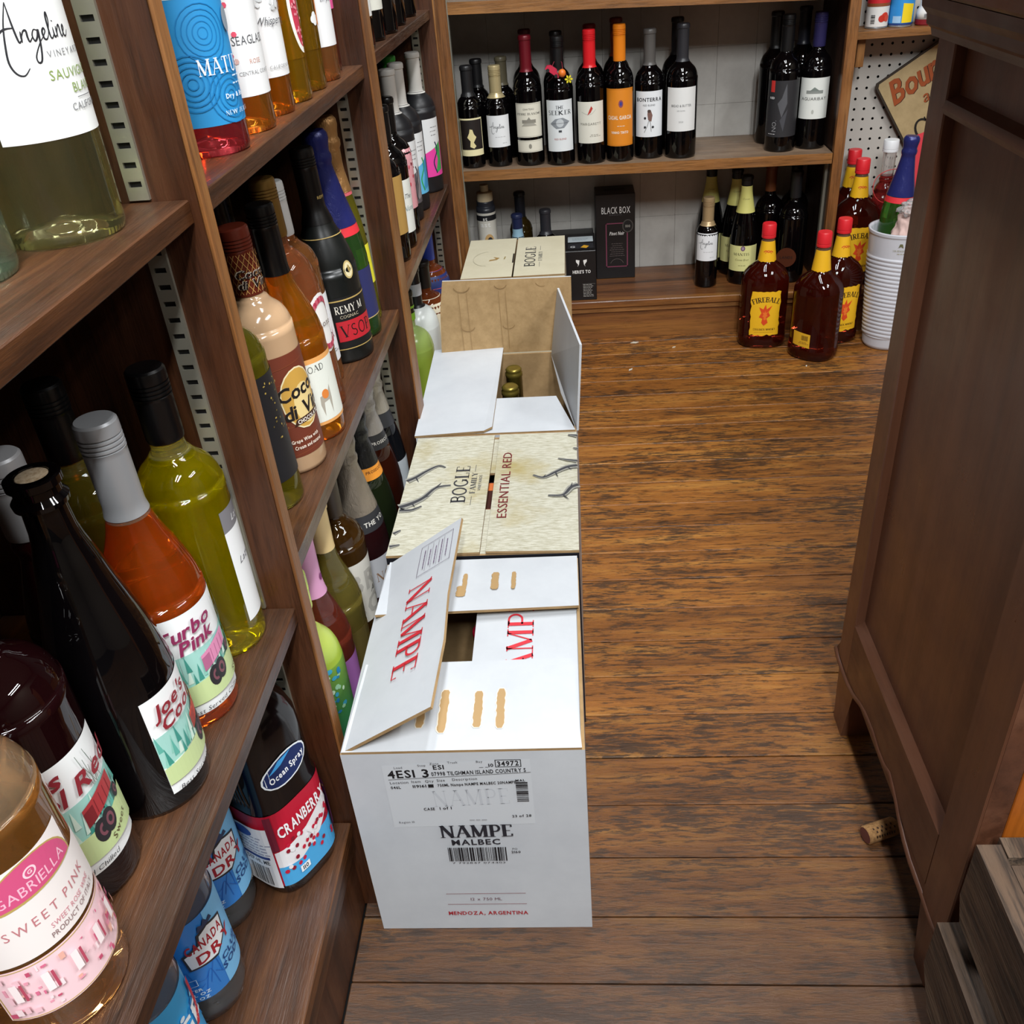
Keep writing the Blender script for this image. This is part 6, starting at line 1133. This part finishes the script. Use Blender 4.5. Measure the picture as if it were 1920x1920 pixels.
# cans on the wall shelf
def tin(label, x, R, H, art, name='food_can'):
    t = thing(name, label, 'can', (x, 2.672, 0.740)); b = MB(); b.lathe([(R * .94, 0), (R, 0.001), (R, 0.003), (R * .97, 0.004), (R * .97, H - 0.004), (R, H - 0.003), (R, H - 0.001), (R * .93, H), (R * .9, H - 0.003), (0, H - 0.003)], 32); b.build('tin', flat('b8bcc0', 0.3, 0.8), t, auto=True)
    mp = Cyl(lambda z: R * .97, R * .97, 0.005); h = H - 0.010; p = Print(mp, 0.0004); p.rect(-PI * R * .97, 0, PI * R * .97, h, art[0]); lo = p.build('label', t); p = Print(mp, 0.0009); art[1](p, h); p.build('label_print', lo); return t
tin('tomato can with red and white label on the wall shelf', 0.777, 0.0275, 0.10, ('e2e0dc', lambda p, h: (p.rect(-0.084, h * 0.5, 0.084, h * 0.58, '8a4a28'), p.rect(-0.084, h * 0.58, 0.084, h, 'c8202a'), p.ell(0.012, h * 0.24, 0.010, 0.010, 'd03a25'), p.ell(0.004, h * 0.2, 0.008, 0.008, 'c02f20'), p.ell(0.018, h * 0.2, 0.007, 0.008, 'd84a30'), p.bars(-0.022, h * 0.08, -0.012, h * 0.3, '3a3a3a', 8, 2, False))))
tin('can with sky blue and yellow label, middle of the wall shelf', 0.836, 0.0295, 0.112, ('2f8fd6', lambda p, h: (p.rect(-0.09, 0, 0.09, h * 0.04, '1b3a7a'), p.poly([(-0.006, h * 0.05), (0.022, h * 0.05), (0.022, h * 0.45), (-0.006, h * 0.48)], 'f0d21e'), p.rect(-0.028, h * 0.05, -0.008, h * 0.2, '9fc8e8'))))
t = thing('condiment_bottle', 'white squat condiment bottle with dark red base on the wall shelf', 'bottle', (0.904, 2.665, 0.740)); b = MB()
b.loft([(0, 0.030, 0.022, 2.6), (0.003, 0.033, 0.024, 2.6), (0.014, 0.033, 0.024, 2.6)], 36); b.build('base', flat('7a1a22', 0.35), t, auto=True)
b = MB(); b.loft([(0.0142, 0.033, 0.024, 2.6), (0.03, 0.031, 0.023, 2.5, -0.001, 0), (0.038, 0.024, 0.020, 2.3, -0.005, 0), (0.043, 0.016, 0.016, 2.1, -0.010, 0), (0.058, 0.013, 0.013, 2, -0.013, 0), (0.068, 0.010, 0.010, 2, -0.014, 0)], 36); o = b.build('shell', flat('e0dfdc', 0.4), t, smooth=True)
p = Print(Loft(0.0328, 0.0238, 2.6, 0.014), 0.001); p.bars(-0.020, 0.004, -0.006, 0.013, '55565a', 9, 6); p.small(0.012, 0.006, 0.012, 1, 'b08a5a'); p.build('label_print', o)

# ================================================================== small things
t = thing('toy_charm', 'toy charm with pink car, orange ball and yellow flower on bottle neck', 'toy', (-0.034, 2.513, zsh(-0.034) + 0.18))
# the charm hangs from the bottle neck in front of the shoulder
def put(o, x, y, z, ry=0): o.location = (x, y, z); o.rotation_euler[1] = ry; return o
b = MB(); b.prism([(-0.020, 0, 0), (0.020, 0, 0), (0.020, 0, 0.007), (0.010, 0, 0.009), (0.006, 0, 0.0145), (-0.012, 0, 0.0145), (-0.018, 0, 0.010), (-0.020, 0, 0.008)], (0, 0.012, 0)); car = put(b.build('car', flat('c92f4a', 0.35), t), -0.014, -0.004, 0.045, 0.62)
for wx in (-0.012, 0.012):
    b = MB(); b.lathe([(0, 0), (0.0042, 0), (0.0042, 0.002), (0, 0.002)], 14); o = b.build('wheel', flat('1c1c1e', 0.5), car); o.location = (wx, -0.0002, 0.001); o.rotation_euler[0] = PI / 2
put(blob('ball', flat('e8782a', 0.4), t, 0.0095, 0.0095, 0.0095, 1, 0.0, 3), 0.012, -0.006, 0.045)
b = MB()
for k in range(6): a = k * PI / 3; b.prism([(0.010 * math.cos(a + d) * q, 0, 0.010 * math.sin(a + d) * q) for d, q in ((0, 0.1), (-0.35, 0.75), (0, 1.05), (0.35, 0.75))], (0, 0.002, 0))
fo = put(b.build('flower', flat('e8d82a', 0.5), t), 0.028, -0.006, 0.030); fo['kind'] = 'stuff'
b = MB(); b.tube([(-0.016, 0.004, 0.052), (-0.008, 0.03, 0.066), (0.001, 0.068, 0.07), (0.012, 0.03, 0.064), (0.014, 0.0, 0.05), (0.028, 0.0, 0.032)], 0.0008, 6); b.build('cord', flat('8a2a3a', 0.6), t, smooth=True)

t = thing('wine_cork', 'used wine cork with stamped text lying on the floor by the sideboard', 'cork', (0.372, 0.800, 0.0125), math.radians(20))
b = MB(); b.lathe([(0.0108, -0.0225), (0.0122, -0.0212), (0.0122, 0.0205), (0.0110, 0.0225)], 28); ck = b.build('cork_body', paper('cork_grain', 'b58a58', '7f5a34', 260, 0.9, 0.6), t, auto=True); ck.rotation_euler = (0, PI / 2, 0)
b = MB(); b.lathe([(0, -0.0229), (0.0107, -0.0226), (0.0107, -0.0222)], 24); o = b.build('wine_stain', flat('6a3a30', 0.8), ck, smooth=False)
p = Print(Cyl(lambda z: 0.0122, 0.0122), 0.0003); [p.rect(-0.010 + 0.0045 * (k % 2) - 0.0075, -0.015 + 0.0032 * k, -0.0075 + 0.0045 * (k % 2) - 0.0075, -0.0128 + 0.0032 * k, '3a2414') for k in range(10)]; [p.rect(-0.0075, -0.014 + 0.0036 * k, -0.0045, -0.0118 + 0.0036 * k, '3a2414') for k in range(8)]; p.build('stamp', ck)
b.V and None
for k, (x, y, s, c, lab) in enumerate(((0.155, 2.47, 0.012, 'cfc9b8', 'tiny pale splinter on the floor by the bench front'), (0.262, 2.425, 0.006, 'd9cfb8', 'tiny pale scrap on the floor before the bench'), (0.133, 2.29, 0.009, 'c9c4b8', 'thin pale scrap on the floor beside the open carton'), (0.591, 2.262, 0.005, 'd9d4c8', 'tiny pale crumb on the floor before the whisky bottles'))):
    t = thing('floor_scrap', lab, 'scrap', (x, y, 0.0002), k * 0.4); b = MB(); b.prism([(-s, -s * .2, 0), (s * .3, -s * .4, 0), (s, s * .1, 0), (-s * .2, s * .4, 0)], (0, 0, 0.0014)); b.build('scrap', flat(c, 0.7), t)
t = bottle('dark glass bottle standing inside the wooden crate', 0.432, 0.470, 0.0445, 0, 'bordeaux', 0.030, 0.17, gl('2a2a20', trans=0.6), ('screw', SILVER, 0.14))
